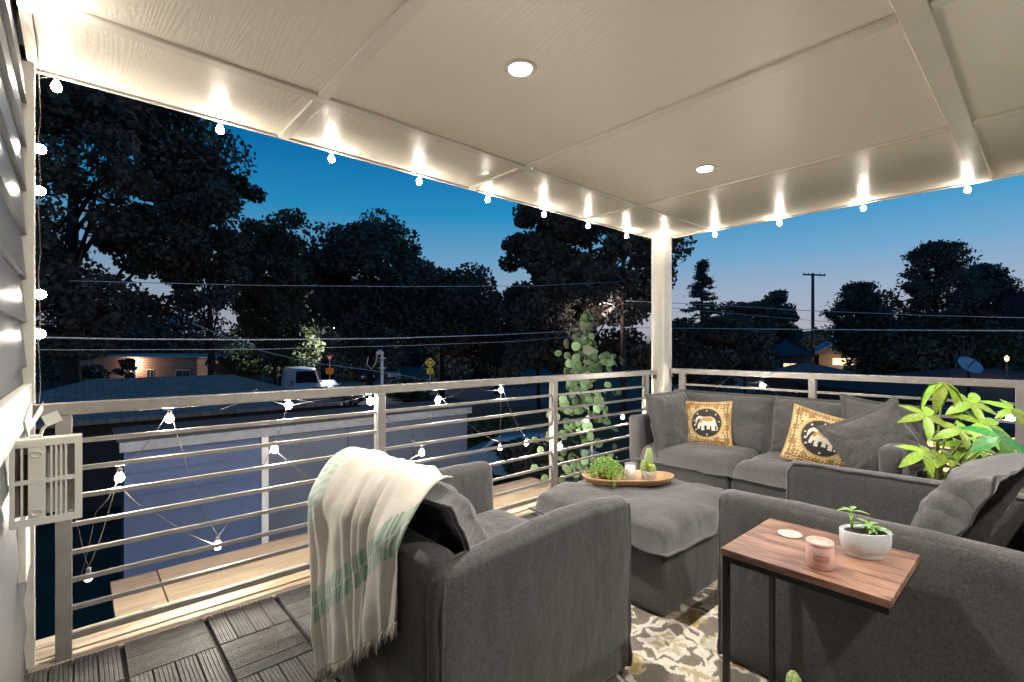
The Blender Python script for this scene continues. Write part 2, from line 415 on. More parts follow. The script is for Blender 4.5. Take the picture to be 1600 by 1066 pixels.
MB().soft((XW-.01, 2.50, .45), (XW+.014, 2.70, 1.02), .003, (1, 1, 1)).build('trim_board', M_TRIM, hw)
bw = MB().box((XW, -2.1, -3.0), (XE, -1.9, ZC+.2)).build('back_wall', M_SIDING)
tag(bw, 'grey house wall behind the camera at the back of the terrace', 'wall')

# ------------------------------------------------------------------ corner column
colm = empty('corner_column', (4.61, 2.765, -.25), 'cream painted square column at the corner where the two railings meet', 'column')
MB().soft((4.53, 2.69, -.25), (4.69, 2.839, ZC-.001), .005, (1, 1, 1)).build('shaft', M_POSTW, colm)
MB().box((4.526, 2.70, 0.0), (4.5295, 2.742, ZC-.002)).build('face_board', M_POSTW, colm)
MB().box((4.535, 2.686, 0.0), (4.60, 2.6895, ZC-.002)).build('face_board', M_POSTW, colm)

# ------------------------------------------------------------------ railings
def bolts(mb, pts):
    for p in pts: mb.lathe([(.0001, -.004), (.005, -.004), (.006, 0)], p, 8)
YR = 2.763
rl = empty('left_railing', (2.2, YR, 0), 'long grey metal railing of horizontal bars on the left, running back to the column', 'railing')
postx = [-.066, 1.376, 2.945, 4.32]
for x in postx:
    p = MB().soft((x, YR, -.012), (x+.053, YR+.053, 1.021), .003, (1, 1, 1)).build('post', M_METAL, rl)
MB().soft((XW+.01, YR-.001, 1.021), (4.525, YR+.054, 1.072), .003, (1, 1, 1)).build('top_rail', M_METAL, rl)
b_ = MB(); b_.box((4.512, YR+.006, .985), (4.529, YR+.046, 1.0205)); b_.build('wall_bracket', M_METAL, rl)
edges = [(-.013, 1.376), (1.429, 2.945), (2.998, 4.32)]
for (a, b_) in edges:
    for k in range(8):
        z = .078+.1183*k; t_ = .012 if k else .016
        MB().soft((a, YR+.018, z-t_*.8), (b_, YR+.018+.019, z+t_*.8), .0015, (1, 1, 1)).build('bar', M_METAL, rl)
bb = MB()
for k in range(22): 
    x = .02+k*.2
    if all(abs(x-q-.026) > .04 for q in postx): bb.lathe([(.0001, -.003), (.0035, -.003), (.0045, 0)], (x, YR+.02, 1.0205), 6)
tag(bb.build('screw_heads', M_TRIM, rl), kind='stuff')
XR = 4.64
rr_ = empty('right_railing', (XR, 1.2, 0), 'grey metal railing of horizontal bars on the right, behind the grey sofa', 'railing')
posty = [2.53, 1.336, .110, -1.1]
for y in posty: MB().soft((XR, y, -.012), (XR+.053, y+.055, 1.036), .003, (1, 1, 1)).build('post', M_METAL, rr_)
MB().soft((XR-.001, -1.88, 1.036), (XR+.054, 2.683, 1.088), .003, (1, 1, 1)).build('top_rail', M_METAL, rr_)
MB().box((XR+.006, 2.668, .995), (XR+.046, 2.6855, 1.0355)).build('wall_bracket', M_METAL, rr_)
for (a, b_) in ((1.391, 2.53), (.165, 1.336), (-1.045, .110)):
    for k in range(8):
        z = .09+.1195*k
        MB().soft((XR+.018, a, z-.01), (XR+.037, b_, z+.01), .0015, (1, 1, 1)).build('bar', M_METAL, rr_)

# ------------------------------------------------------------------ string lights
BULBM = None
def bulb_meshes():
    b = MB().lathe([(.0001, -.058), (.011, -.055), (.018, -.046), (.0205, -.036), (.018, -.024), (.011, -.012), (.009, -.006)], (0, 0, 0), 16).mesh('bulb', M_BULB, smooth=True)
    bd = MB().lathe([(.0001, -.058), (.011, -.055), (.018, -.046), (.0205, -.036), (.018, -.024), (.011, -.012), (.009, -.006)], (0, 0, 0), 16).mesh('bulb', M_BULBDIM, smooth=True)
    s = MB().lathe([(.0105, -.012), (.0115, .002), (.0115, .014), (.006, .020), (.0001, .021)], (0, 0, 0), 12).mesh('socket', M_SOCK, smooth=True)
    global BMR
    BMR = b.copy(); BMR.materials.clear(); BMR.materials.append(M_BULBR)
    return b, bd, s
BM, BMD, SM = bulb_meshes()
def hang_bulb(root, p, dim=False, rot=(0, 0, 0), sc=1.0):
    """p: centre of the glowing globe"""
    e = Euler(rot).to_matrix(); top = Vector(p) - e @ Vector((0, 0, -.036*sc))
    o = link_mesh('bulb', BMD if dim else (BMR if root.name.startswith('railing') else BM), root, top-root.location, rot, (sc, sc, sc))
    link_mesh('socket', SM, o)
    return top
def on_y(px, py, Y):   # world point on the plane Y=const
    r = (px-800)/F_PX; d = Y/(FY - r*FX); return Vector((d*FX+r*FY*d, Y, CAMZ-(py-HOR)*d/F_PX))
def on_x(px, py, X):
    r = (px-800)/F_PX; d = X/(FX + r*FY); return Vector((X, d*FY-r*FX*d, CAMZ-(py-HOR)*d/F_PX))
def droop(a, b, s, n=8):
    a = Vector(a); b = Vector(b)
    return [a.lerp(b, i/n) + Vector((0, 0, -s*4*(i/n)*(1-i/n))) for i in range(n+1)]
def wire(root, pts, r=.0021, name='wire'):
    MB().tube(pts, r, 5).build(name, M_WIRE, root, True)

s1 = empty('ceiling_string_light', (2.2, 2.86, 2.45), 'white globe string light clipped under the left edge of the ceiling', 'string light', 'globe string lights')
pts = []
for (px, py) in ((88, 129), (344, 198), (518, 244), (655, 284), (762, 309), (850, 332), (919, 351), (979, 368)):
    p = on_y(px, py, 2.862); p.z = min(p.z, 2.462); pts.append(hang_bulb(s1, (p.x, 2.862, ZC-.050), sc=.9)+Vector((0, 0, .018)))
w_ = [Vector((XW+.03, 2.866, ZC-.03))]
for a, b_ in zip(pts[:-1], pts[1:]): w_ += droop(a, b_, -.006, 5)[:-1]
w_ += [pts[-1], Vector((4.55, 2.862, ZC-.03))]
wire(s1, [w_[0], pts[0]]+w_[1:])
s2 = empty('ceiling_string_light', (4.72, 1.3, 2.45), 'white globe string light clipped under the right edge of the ceiling', 'string light', 'globe string lights')
pts = []
for (px, py) in ((1117, 362), (1218, 346), (1349, 322), (1512, 293)):
    p = on_x(px, py, 4.722); pts.append(hang_bulb(s2, (4.722, p.y, ZC-.050), sc=.9)+Vector((0, 0, .018)))
for y in (-.1, -.75, -1.4): pts.append(hang_bulb(s2, (4.722, y, ZC-.050), sc=.9)+Vector((0, 0, .018)))  # extra bulbs added out of view for more even light
w_ = [Vector((4.722, 2.72, ZC-.025))]
for a, b_ in zip(pts[:-1], pts[1:]): w_ += droop(a, b_, -.006, 5)[:-1]
wire(s2, w_+[pts[-1]])
pts = [hang_bulb(s2, (4.50, 2.665, ZC-.058), sc=.8)]
s3 = empty('wall_string_light', (XW+.03, 2.86, 1.6), 'globe string light running down the white corner trim of the house wall', 'string light', 'globe string lights')
pts = []
for (px, py) in ((62, 233), (61, 298), (62, 460), (61, 522)):
    p = on_y(px, py, 2.90); pts.append(hang_bulb(s3, (p.x+.0, 2.90, p.z), rot=(0, -R(88), 0)))
p = on_y(34, 66, 2.2)
top = hang_bulb(s3, (p.x+.01, 2.2, 2.405), rot=(0, R(8), 0), sc=1.0)
w_ = [Vector((XW+.04, 1.4, ZC-.01)), Vector((XW+.05, 1.9, ZC-.012)), top+Vector((0, 0, .02)), Vector((XW+.04, 2.6, ZC-.03)), Vector((XW+.032, 2.853, ZC-.04))]
for k in range(15): w_.append(Vector((XW+.034+.004*math.sin(k*2.1), 2.856, ZC-.1-k*.095)))
wire(s3, w_)
s6 = empty('ceiling_string_light', (2.2, -1.86, 2.45), 'globe string light added unseen along the back wall behind the camera to brighten the ceiling', 'string light', 'globe string lights')  # unseen string added behind the camera to brighten the ceiling
bp_ = [hang_bulb(s6, (x, -1.86, ZC-.075))+Vector((0, 0, .018)) for x in (.3, .95, 1.6, 2.25, 2.9, 3.55, 4.2)]
for a, b_ in zip(bp_[:-1], bp_[1:]): wire(s6, droop(a, b_, .03, 5))
for p in pts: wire(s3, [Vector((XW+.034, 2.858, p.z)), Vector((p.x-.02, p.y, p.z))], .003, 'drop_wire')

s4 = empty('railing_string_light', (2.2, 2.75, .8), 'globe string light zigzagging through the bars of the left railing', 'string light', 'globe string lights')
YB = 2.835
zig = [(97, 690, 0), (138, 903, 2), (187, 747, 1), (265, 655, 1), (340, 853, 1), (429, 703, 1), (451, 634, 1), (578, 628, 1), (659, 708, 1), (684, 626, 1), (781, 700, 1), (783, 610, 1), (822, 693, 1), (875, 697, 1), (916, 657, 1), (973, 652, 1)]
prev = None
for (px, py, kk) in zig:
    p = on_y(px, py, YB)
    if kk: p = hang_bulb(s4, p, dim=(kk == 2), sc=.85 if px < 700 else .78)+Vector((0, 0, .018))
    if prev is not None: wire(s4, droop(prev, p, .03+.03*(prev-p).length, 8), .0019)
    prev = p
# loops that climb to the top rail
for (a, b_, c) in (((451, 634), (400, 608), (345, 640)), ((684, 626), (735, 602), (783, 610)), ((578, 628), (560, 604), (451, 634)), ((187, 747), (150, 800), (125, 905)), ((340, 853), (240, 800), (187, 760)), ((429, 703), (520, 770), (659, 708))):
    A, B, C_ = [on_y(*q, YB-.004) for q in (a, b_, c)]
    wire(s4, [A, A.lerp(B, .5)+Vector((0, 0, -.02)), B, B.lerp(C_, .5)+Vector((0, 0, -.02)), C_], .0018)
s5 = empty('railing_string_light', (4.72, 1.2, .9), 'globe string light strung along the outside of the right railing', 'string light', 'globe string lights')
prev = None
for (px, py, kk) in ((1062, 640, 0), (1140, 588, 0), (1191, 604, 1), (1262, 640, 0), (1400, 620, 0), (1578, 655, 1)):
    p = on_x(px, py, 4.712)
    if kk: p = hang_bulb(s5, p)+Vector((0, 0, .018))
    if prev is not None: wire(s5, droop(prev, p, .04, 8), .0019)
    prev = p

# ------------------------------------------------------------------ ivory louvred box on the wall
bxr = empty('wall_utility_box', (XW+.03, 2.07, .9), 'open ivory plastic louvred box mounted on the house wall at the left', 'utility box')
bxr.rotation_euler = (0, 0, 0)
x0_, x1_, z0_, z1_, yf = XW+.002, .014, .768, 1.028, 2.05
fb = MB()
fb.box((x0_, yf, z1_-.022), (x1_, yf+.006, z1_)); fb.box((x0_, yf, z0_), (x1_, yf+.006, z0_+.022))
fb.box((x0_, yf, z0_+.022), (x0_+.012, yf+.006, z1_-.022)); fb.box((x1_-.018, yf, z0_+.022), (x1_, yf+.006, z1_-.022))
fb.box((x0_+.012, yf, .895), (x1_-.018, yf+.006, .908))
fb.build('front_frame', M_WHITEP, bxr)
MB().box((x0_+.040, yf+.001, z0_+.022), (x0_+.078, yf+.0052, z1_-.022)).build('cover_plate', M_WHITEP, bxr)
for x in (x0_+.024, x0_+.088, x0_+.099, x0_+.110, x0_+.121):
    for (a, b_) in ((z0_+.022, .895), (.908, z1_-.022)):
        MB().box((x, yf+.001, a), (x+.0055, yf+.0055, b_)).build('louvre', M_WHITEP, bxr)
sb = MB(); sb.box((x1_-.004, yf+.006, z0_+.004), (x1_, yf+.055, z1_)); sb.build('side_panel', M_WHITEP, bxr)
MB().box((x0_, yf+.006, z1_-.004), (x1_-.004, yf+.055, z1_)).build('lid_panel', M_WHITEP, bxr)
MB().box((x0_+.002, yf+.052, z0_+.02), (x1_-.004, yf+.055, z1_-.004)).build('back_panel', M_WHITEP, bxr)
MB().box((x0_, yf+.006, z0_+.002), (x1_-.004, yf+.050, z0_+.006)).build('bottom_panel', M_WHITEP, bxr)
MB().tube([(x0_+.03, yf+.03, z0_+.03), (x0_+.03, yf+.03, z1_-.05)], .012, 10).build('inner_bottle', M_WIRE, bxr, True)
for zz in (z1_-.045, z0_+.04):
    rg = [(x0_+.059+.012*math.cos(a), yf-.0006, zz+.009*math.sin(a)) for a in np.linspace(0, 2*PI, 17)]
    MB().tube(rg, .0011, 4).build('latch', M_WHITEP, bxr)
sp = empty('small_solar_panel', (-.075, 2.10, 1.07), 'small square white solar panel tilted on a stalk above the ivory box', 'solar panel')
q = Matrix.Rotation(R(-24), 3, 'Y') @ Matrix.Rotation(R(52), 3, 'X')
pn = MB(); pn.box((-.020, -.020, -.002), (.020, .020, .002)); pn.v = [tuple(q @ Vector(v) + Vector((-.057, 2.10, 1.082))) for v in pn.v]; pn.build('panel', M_WHITEP, sp)
MB().tube([(-.060, 2.10, 1.075), (-.078, 2.10, 1.052), (-.084, 2.095, 1.028)], .0045, 8).build('stalk', M_WHITEP, sp, True)
MB().soft((-.106, 2.085, 1.022), (-.078, 2.105, 1.036), .003, (1, 1, 1)).build('clamp', M_WHITEP, sp)
gb = empty('wall_bracket', (XW, 2.45, 1.03), 'white sheet metal bracket joining the railing end to the wall', 'bracket')
MB().prism([(XW+.018, 2.30, 1.055), (XW+.018, 2.62, 1.09), (XW+.018, 2.62, 1.02), (XW+.018, 2.42, .99)], (.006, 0, 0)).build('plate', M_TRIM, gb)
MB().prism([(XW+.024, 2.55, 1.03), (XW+.05, 2.75, 1.09), (XW+.05, 2.75, 1.05), (XW+.024, 2.55, 1.00)], (0, .006, 0)).build('flange', M_TRIM, gb)

# ------------------------------------------------------------------ upholstery
def cushion(w, h, t, n=26, bot=1.0, pw=2.6, flat=.5, fl=.022, pinch=.03, wr=.010, seed=0, corner=.0, sag=0):
    """pillow lying in the xy plane, thickness along z; flanged edge; bot = share of the puff that goes below"""
    e = 2*fl/min(w, h)
    s_ = [-1-e, -1-e*.45, -1] + [-math.cos(PI*i/n)*.5 + (i/n*2-1)*.5 for i in range(1, n)] + [1, 1+e*.45, 1+e]
    nn = len(s_); vs = []; fs = []
    for side in (1, -1):
        for i, u in enumerate(s_):
            for j, v in enumerate(s_):
                cu, cv = max(-1, min(1, u)), max(-1, min(1, v))
                x = w/2*u*(1-pinch*(1-cv*cv)); y = h/2*v*(1-pinch*(1-cu*cu))
                if corner:
                    k = (abs(cu)*abs(cv))**6; x += math.copysign(corner*k, u); y += math.copysign(corner*k, v)
                g = ((1-abs(cu)**pw)*(1-abs(cv)**pw))**flat if abs(u) < 1 and abs(v) < 1 else 0
                zz = t/2*g*(1 if side > 0 else bot)
                edge = min(1, (1-max(abs(cu), abs(cv)))*7)
                th = math.atan2(v, u)
                wrk = wr*math.exp(-((1-max(abs(cu), abs(cv)))*3.2)**1.3)*g**.3*math.sin(th*9+4*noise.noise(Vector((u*2, v*2, seed*3.3))))*(.4+.6*(abs(cu)*abs(cv)))*2
                nzv = noise.noise(Vector((u*1.7, v*1.7, seed*7.7+side)))*wr*1.5 + noise.noise(Vector((u*4, v*4, seed*5.1+side)))*wr*.8
                zz += side*0 + (wrk+nzv*edge)*side*(1 if side > 0 else max(.2, bot))
                if g == 0: zz = .0035*side + .010*noise.noise(Vector((u*5, v*5, seed*2.2)))*(1+max(abs(u), abs(v))-1)
                zz -= sag*(u*u)*.5
                vs.append((x, y, zz))
    for side in (0, 1):
        o = side*nn*nn
        for i in range(nn-1):
            for j in range(nn-1):
                q = (o+i*nn+j, o+(i+1)*nn+j, o+(i+1)*nn+j+1, o+i*nn+j+1); fs.append(q if side == 0 else q[::-1])
    o = nn*nn
    for i in range(nn-1):
        for (a, b_) in (((i, 0), (i+1, 0)), ((i+1, nn-1), (i, nn-1)), ((0, i+1), (0, i)), ((nn-1, i), (nn-1, i+1))):
            A = a[0]*nn+a[1]; B = b_[0]*nn+b_[1]; fs.append((A, A+o, B+o, B))
    return MB().add(vs, fs)
def place(mb, name, m, parent, loc, rot=(0, 0, 0)):
    me = mb.mesh(name, m, smooth=True)
    return link_mesh(name, me, parent, Vector(loc)-(parent.location if parent else Vector()), rot)
def strip(mb, pts, w, dirn, th=.004, amp=.003, seed=0):
    """a flat hem standing out from a seam: pts is a path, dirn the way it stands"""
    n = 28; P = [Vector(p) for p in pts]; L = [0]
    for a, b_ in zip(P[:-1], P[1:]): L.append(L[-1]+(b_-a).length)
    vs = []; fs = []
    for k in range(n+1):
        s_ = L[-1]*k/n; i = max(j for j in range(len(P)-1) if L[j] <= s_+1e-9); f = (s_-L[i])/max(1e-9, L[i+1]-L[i])
        p = P[i].lerp(P[i+1], f); t = (P[i+1]-P[i]).normalized(); d = Vector(dirn[min(i, len(dirn)-1)]) if isinstance(dirn, list) else Vector(dirn)
        d.normalize(); nrm = t.cross(d).normalized()
        p = p + nrm*amp*noise.noise(Vector((s_*9, seed, 0)))*2 ; ww = w*(1+.22*noise.noise(Vector((s_*13, seed, 4))))
        for q in (p-nrm*th/2, p+nrm*th/2, p+d*ww+nrm*(th/2+amp*noise.noise(Vector((s_*21, seed, 9)))), p+d*ww-nrm*th/2): vs.append(q)
    for k in range(n):
        for a in range(4): fs.append((k*4+a, k*4+(a+1) % 4, (k+1)*4+(a+1) % 4, (k+1)*4+a))
    mb.add(vs, fs)

# near armchair (faces +X); its back to the camera's left
ac = empty('armchair', (1.2, 1.62, 0), 'grey slipcovered armchair with its back to us and a fringed throw over it', 'armchair', 'grey slipcovered lounge chairs')
X0, X1, Y0, Y1 = .745, 1.67, 1.135, 2.09
def panel_side(y0, y1, seed, zb=.70):
    mb = MB(); mb.soft((X0+.012, y0, .015), (X1, y1, zb), .036, (14, 2, 12), amp=.010, fr=3.2, seed=seed, puff=.012)
    return mb
pn_ = panel_side(Y0, Y0+.085, 1)
pn_.v = [(x, y, z + (-.030*max(0, 1-(x-X0)/.45) + .012*math.sin((x-X0)*3.2) if z > .5 else 0)) for (x, y, z) in pn_.v]
pn_.build('armrest', M_FAB, ac, True)
panel_side(Y1-.10, Y1, 2, .69).build('armrest', M_FAB, ac, True)
MB().soft((X0-.005, Y0+.035, .015), (X0+.105, Y1-.02, .71), .042, (2, 14, 12), amp=.010, fr=3, seed=3, puff=.01).build('backrest', M_FAB, ac, True)
MB().soft((X0+.1, Y0+.12, .03), (X1-.015, Y1-.12, .30), .03, (8, 8, 4), amp=.004, seed=4).build('seat_base', M_FAB, ac, True)
place(cushion(.80, .76, .34, bot=.12, pw=8, flat=.32, fl=.012, pinch=.0, wr=.006, seed=4), 'seat_cushion', M_FAB, ac, (1.28, 1.612, .315))
h_ = MB()
strip(h_, [(X1-.034, Y0+.030, .02), (X1-.034, Y0+.030, .60), (X1-.036, Y0+.034, .675)], .042, (.7, -.7, 0), seed=1)
h_.build('seam_flange', M_FABD, ac, True)
MB().tube([(X0+.020, Y0+.012, .02), (X0+.018, Y0+.010, .3), (X0+.020, Y0+.010, .55), (X0+.030, Y0+.014, .645)], .0075, 8).build('seam_piping', M_FABD, ac, True)
place(cushion(.74, .44, .27, wr=.010, seed=9, flat=.36, pw=4.5, corner=-.012, pinch=.005, fl=.016), 'back_cushion', M_FAB, ac, (.930, 1.575, .628), (R(90-30), 0, R(90)))

# throw over the back of that armchair
def throw():
    nu, nv = 110, 170; vs = []; cols = []
    def path(s, t):
        # s: metres from the lower hem; t 0 (far edge) .. 1 (near edge)
        ybot = 1.86+(1.29-1.86)*t; ytop = 2.03+(1.285-2.03)*t
        zb = .085+(.50-.085)*(t**1.1)
        Lh = .70-zb
        if s < Lh:
            k = s/Lh; z = zb+s; y = ybot+(ytop-ybot)*(k**.8); x = X0-.040 + .018*k; amp = 1-.5*k
            return Vector((x, y, z)), amp, 'h'
        s2 = s-Lh; crest = .862+.012*t; L2 = .25
        if s2 < L2:
            k = s2/L2; x = X0-.022+.165*k**1.25; z = .70+(crest-.70)*math.sin(k*PI/2)**.9; return Vector((x, ytop, z)), .5, 't'
        s3 = s2-L2; a_ = min(1.2, s3/.10); return Vector((X0+.143+.10*math.sin(a_), ytop, crest-.10*(1-math.cos(a_))-max(0, s3-.12)*.9)), .4, 'f'
    for i in range(nu+1):
        t = i/nu
        Ltot = .70-(.085+(.50-.085)*(t**1.1)) + .25 + (.085 + .05*math.sin(t*9))*(1-.9*t)
        for j in range(nv+1):
            s = Ltot*j/nv; p, a, w = path(s, t)
            ph = t*27+3.4*noise.noise(Vector((t*3, s*1.5, 0))); f = (.034*(abs(math.sin(ph*.5))**.75)-.012)*a + .010*math.sin(ph*2.1+1+s*5)*a
            f += .022*noise.noise(Vector((t*5, s*4, 3.3))) + .009*noise.noise(Vector((t*13, s*9, 6.3)))
            kk = 0 if w == 'h' else (1 if w == 'f' else min(1, max(0, (p.z-.70)/.10)))
            p.x -= (f+.012)*(1-kk); p.z += (f*.8+.008)*kk; p.y += .008*math.cos(ph)*a
            vs.append(p)
            base = (.74, .69, .61)
            def band(a0, a1, per, off):
                if a0 < s < a1:
                    q = ((t+off)*per) % 1
                    return (.17, .34, .22) if q < .34 else ((.46, .62, .50) if q < .62 else (.66, .72, .64))
            w0 = .15+.055*t; c = band(w0, w0+.05, 46, 0) or band(w0+.056, w0+.105, 46, .01)
            if c is None and t < .16 and s > Ltot-.44: c = (.50, .66, .55) if ((s*34) % 1) < .45 else (.70, .74, .67)
            cols.append(c or base)
    fs = []
    m_ = nv+1
    for i in range(nu):
        for j in range(nv): fs.append((i*m_+j, i*m_+j+1, (i+1)*m_+j+1, (i+1)*m_+j))
    return vs, fs, cols, nu, nv
vs, fs, cols, nu, nv = throw()
tm = bpy.data.meshes.new('throw_blanket'); tm.from_pydata([tuple(v) for v in vs], [], fs)
ca = tm.color_attributes.new('tint', 'FLOAT_COLOR', 'POINT'); ca.data.foreach_set('color', np.array([(*c, 1) for c in cols], dtype=np.float32).ravel())
tm.polygons.foreach_set('use_smooth', [True]*len(tm.polygons))
M_THROW = mat('woven_cotton_throw', (1, 1, 1), .95, noise_amt=.06, attr='tint', bump=.2, bscale=260, sheen=.3, nscale=30); tm.materials.append(M_THROW)
to = link_mesh('throw_blanket', tm)
tag(to, 'cream cotton throw with green striped bands and a fringe, draped over the armchair back', 'throw blanket')
so = to.modifiers.new('thickness', 'SOLIDIFY'); so.thickness = .004
fr_ = MB(); rnd = random.Random(5)
for i in range(0, nu+1):
    for rep in range(2):
        p = Vector(vs[i*(nv+1)]); L_ = rnd.uniform(.030, .052); dx, dy = rnd.uniform(-.012, .006), rnd.uniform(-.012, .012)
        p = p+Vector((0, rnd.uniform(-.003, .003), .002))
        fr_.tube([p, p+Vector((dx*.4-.004, dy*.4, -L_*.5)), p+Vector((dx-.002, dy, -L_))], [.0026, .0022, .0014], 4)
tag(fr_.build('fringe', mat('cotton_fringe', (.72, .66, .56), .9), to, True), kind='stuff')

# ottoman
ot = empty('ottoman', (2.49, 1.65, 0), 'square grey slipcovered ottoman holding the wooden tray', 'ottoman')
MB().soft((2.075, 1.225, .015), (2.945, 2.075, .335), .035, (12, 12, 5), amp=.012, fr=3, seed=11).build('base', M_FAB, ot, True)
place(cushion(.90, .88, .25, n=34, bot=.03, pw=9.0, flat=.33, fl=.026, pinch=-.004, wr=.012, seed=12, corner=.0), 'seat_cushion', M_FAB, ot, (2.50, 1.645, .335))

# corner sofa: two units
cs = empty('corner_sofa', (4.1, 1.6, 0), 'large grey slipcovered corner sofa against the railings by the column', 'sofa')
def so_base(x0, y0, x1, y1, z0, z1, name, seed, n=(8, 8, 5), r=.04): MB().soft((x0, y0, z0), (x1, y1, z1), r, n, amp=.010, fr=3, seed=seed).build(name, M_FAB, cs, True)
so_base(3.66, 1.635, 4.55, 2.52, .015, .33, 'base', 21); so_base(3.66, .72, 4.55, 1.625, .015, .33, 'base', 22)
so_base(4.43, 1.63, 4.57, 2.52, .30, .70, 'back_frame', 23); so_base(4.43, .72, 4.57, 1.62, .30, .70, 'back_frame', 24)
so_base(3.64, 2.39, 4.43, 2.52, .015, .70, 'side_frame', 25)
so_base(3.64, .60, 4.43, .715, .015, .70, 'side_frame', 44)
place(cushion(.80, .80, .27, bot=.05, pw=8, flat=.34, fl=.02, pinch=0, wr=.007, seed=26), 'seat_cushion', M_FAB, cs, (4.05, 2.015, .335))
place(cushion(.80, .89, .27, bot=.05, pw=8, flat=.34, fl=.02, pinch=0, wr=.007, seed=27), 'seat_cushion', M_FAB, cs, (4.05, 1.165, .335))
place(cushion(.88, .50, .26, wr=.012, seed=28, flat=.42, pw=3.2, pinch=.015), 'back_cushion', M_FAB, cs, (4.33, 2.02, .635), (R(90-14), 0, R(-90)))
place(cushion(.87, .50, .26, wr=.012, seed=29, flat=.42, pw=3.2, pinch=.015), 'back_cushion', M_FAB, cs, (4.33, 1.13, .635), (R(90-14), 0, R(-90)))
place(cushion(.62, .50, .24, wr=.012, seed=30, flat=.42, pw=3.2, pinch=.015), 'back_cushion', M_FAB, cs, (3.99, 2.30, .635), (R(90-12), 0, R(2)))

# right armchair (faces +Y), near the camera on the right
rc = empty('armchair', (2.4, .45, 0), 'grey slipcovered armchair at the right, seen from the side behind the small table', 'armchair', 'grey slipcovered lounge chairs')
MB().soft((2.0, -.03, .015), (2.095, .94, .70), .038, (2, 14, 12), amp=.011, fr=3, seed=31, puff=.012).build('armrest', M_FAB, rc, True)
MB().soft((2.79, -.03, .015), (2.89, .94, .705), .038, (2, 14, 12), amp=.010, fr=3, seed=32, puff=.008).build('armrest', M_FAB, rc, True)
MB().soft((2.04, -.08, .015), (2.88, .05, .72), .05, (12, 2, 10), amp=.010, fr=3, seed=33).build('backrest', M_FAB, rc, True)
MB().soft((2.12, .05, .03), (2.80, .925, .30), .03, (8, 8, 4), amp=.004, seed=34).build('seat_base', M_FAB, rc, True)
place(cushion(.69, .84, .30, bot=.08, pw=7, flat=.42, fl=.014, pinch=0, wr=.006, seed=35), 'seat_cushion', M_FAB, rc, (2.46, .49, .315))
h_ = MB()
strip(h_, [(2.034, .906, .02), (2.034, .906, .60), (2.036, .90, .675)], .044, (-.7, .7, 0), seed=5)
h_.build('seam_flange', M_FABD, rc, True); h_ = MB()
strip(h_, [(2.808, .922, .30), (2.808, .920, .655), (2.806, .89, .690), (2.806, .5, .694), (2.806, .05, .694)], .022, [(-.6, .8, 0), (-.4, .6, .6), (-.7, 0, .7), (-.7, 0, .7)], seed=6, th=.008)
h_.build('seam_flange', M_FABD, rc, True)
place(cushion(.66, .52, .30, wr=.016, seed=36, flat=.46, pw=2.6), 'back_cushion', M_FAB, rc, (2.42, .17, .66), (R(90-24), 0, R(172)))

# loose grey cushions
def loose(label, w, h, t, loc, rot, seed, m=None):
    o = place(cushion(w, h, t, wr=.014, seed=seed, flat=.5, pw=2.6, pinch=.05, corner=.012, fl=.026), 'scatter_cushion', m or M_FAB, None, loc, rot)
    return tag(o, label, 'cushion', 'loose grey cushions')
loose('big grey loose cushion leaning in front of the second elephant pillow, corner pointing up', .44, .42, .18, (3.93, .765, .66), (R(66), R(-26), R(-58)), 41)
loose('wrinkled grey loose cushion standing behind the big leaning one', .46, .42, .18, (4.20, .80, .70), (R(74), R(6), R(-80)), 42)

# elephant pillows
def elephant_shape():
    body = [(-.30, .26), (-.40, .22), (-.47, .12), (-.50, 0), (-.52, -.12), (-.58, -.20), (-.64, -.16), (-.63, -.08), (-.60, -.08), (-.60, -.14), (-.57, -.13), (-.545, -.02),
            (-.55, .10), (-.54, .24), (-.47, .36), (-.36, .42), (-.24, .38), (-.12, .36), (.05, .40), (.25, .38), (.40, .30), (.48, .16), (.50, 0), (.56, -.22), (.60, -.30), (.54, -.30),
            (.47, -.12), (.45, -.08), (.44, -.44), (.28, -.44), (.27, -.18), (.20, -.18), (.19, -.40), (.05, -.40), (.03, -.16), (-.08, -.16), (-.10, -.44), (-.25, -.44), (-.25, -.20), (-.30, -.20), (-.34, -.38), (-.46, -.36), (-.41, -.06)]
    return [(x, y) for x, y in body]
def in_poly(X, Y, poly):
    ins = np.zeros(X.shape, bool); n = len(poly)
    for i in range(n):
        x1, y1 = poly[i]; x2, y2 = poly[(i+1) % n]
        c = ((y1 > Y) != (y2 > Y)) & (X < (x2-x1)*(Y-y1)/((y2-y1) or 1e-9)+x1); ins ^= c
    return ins
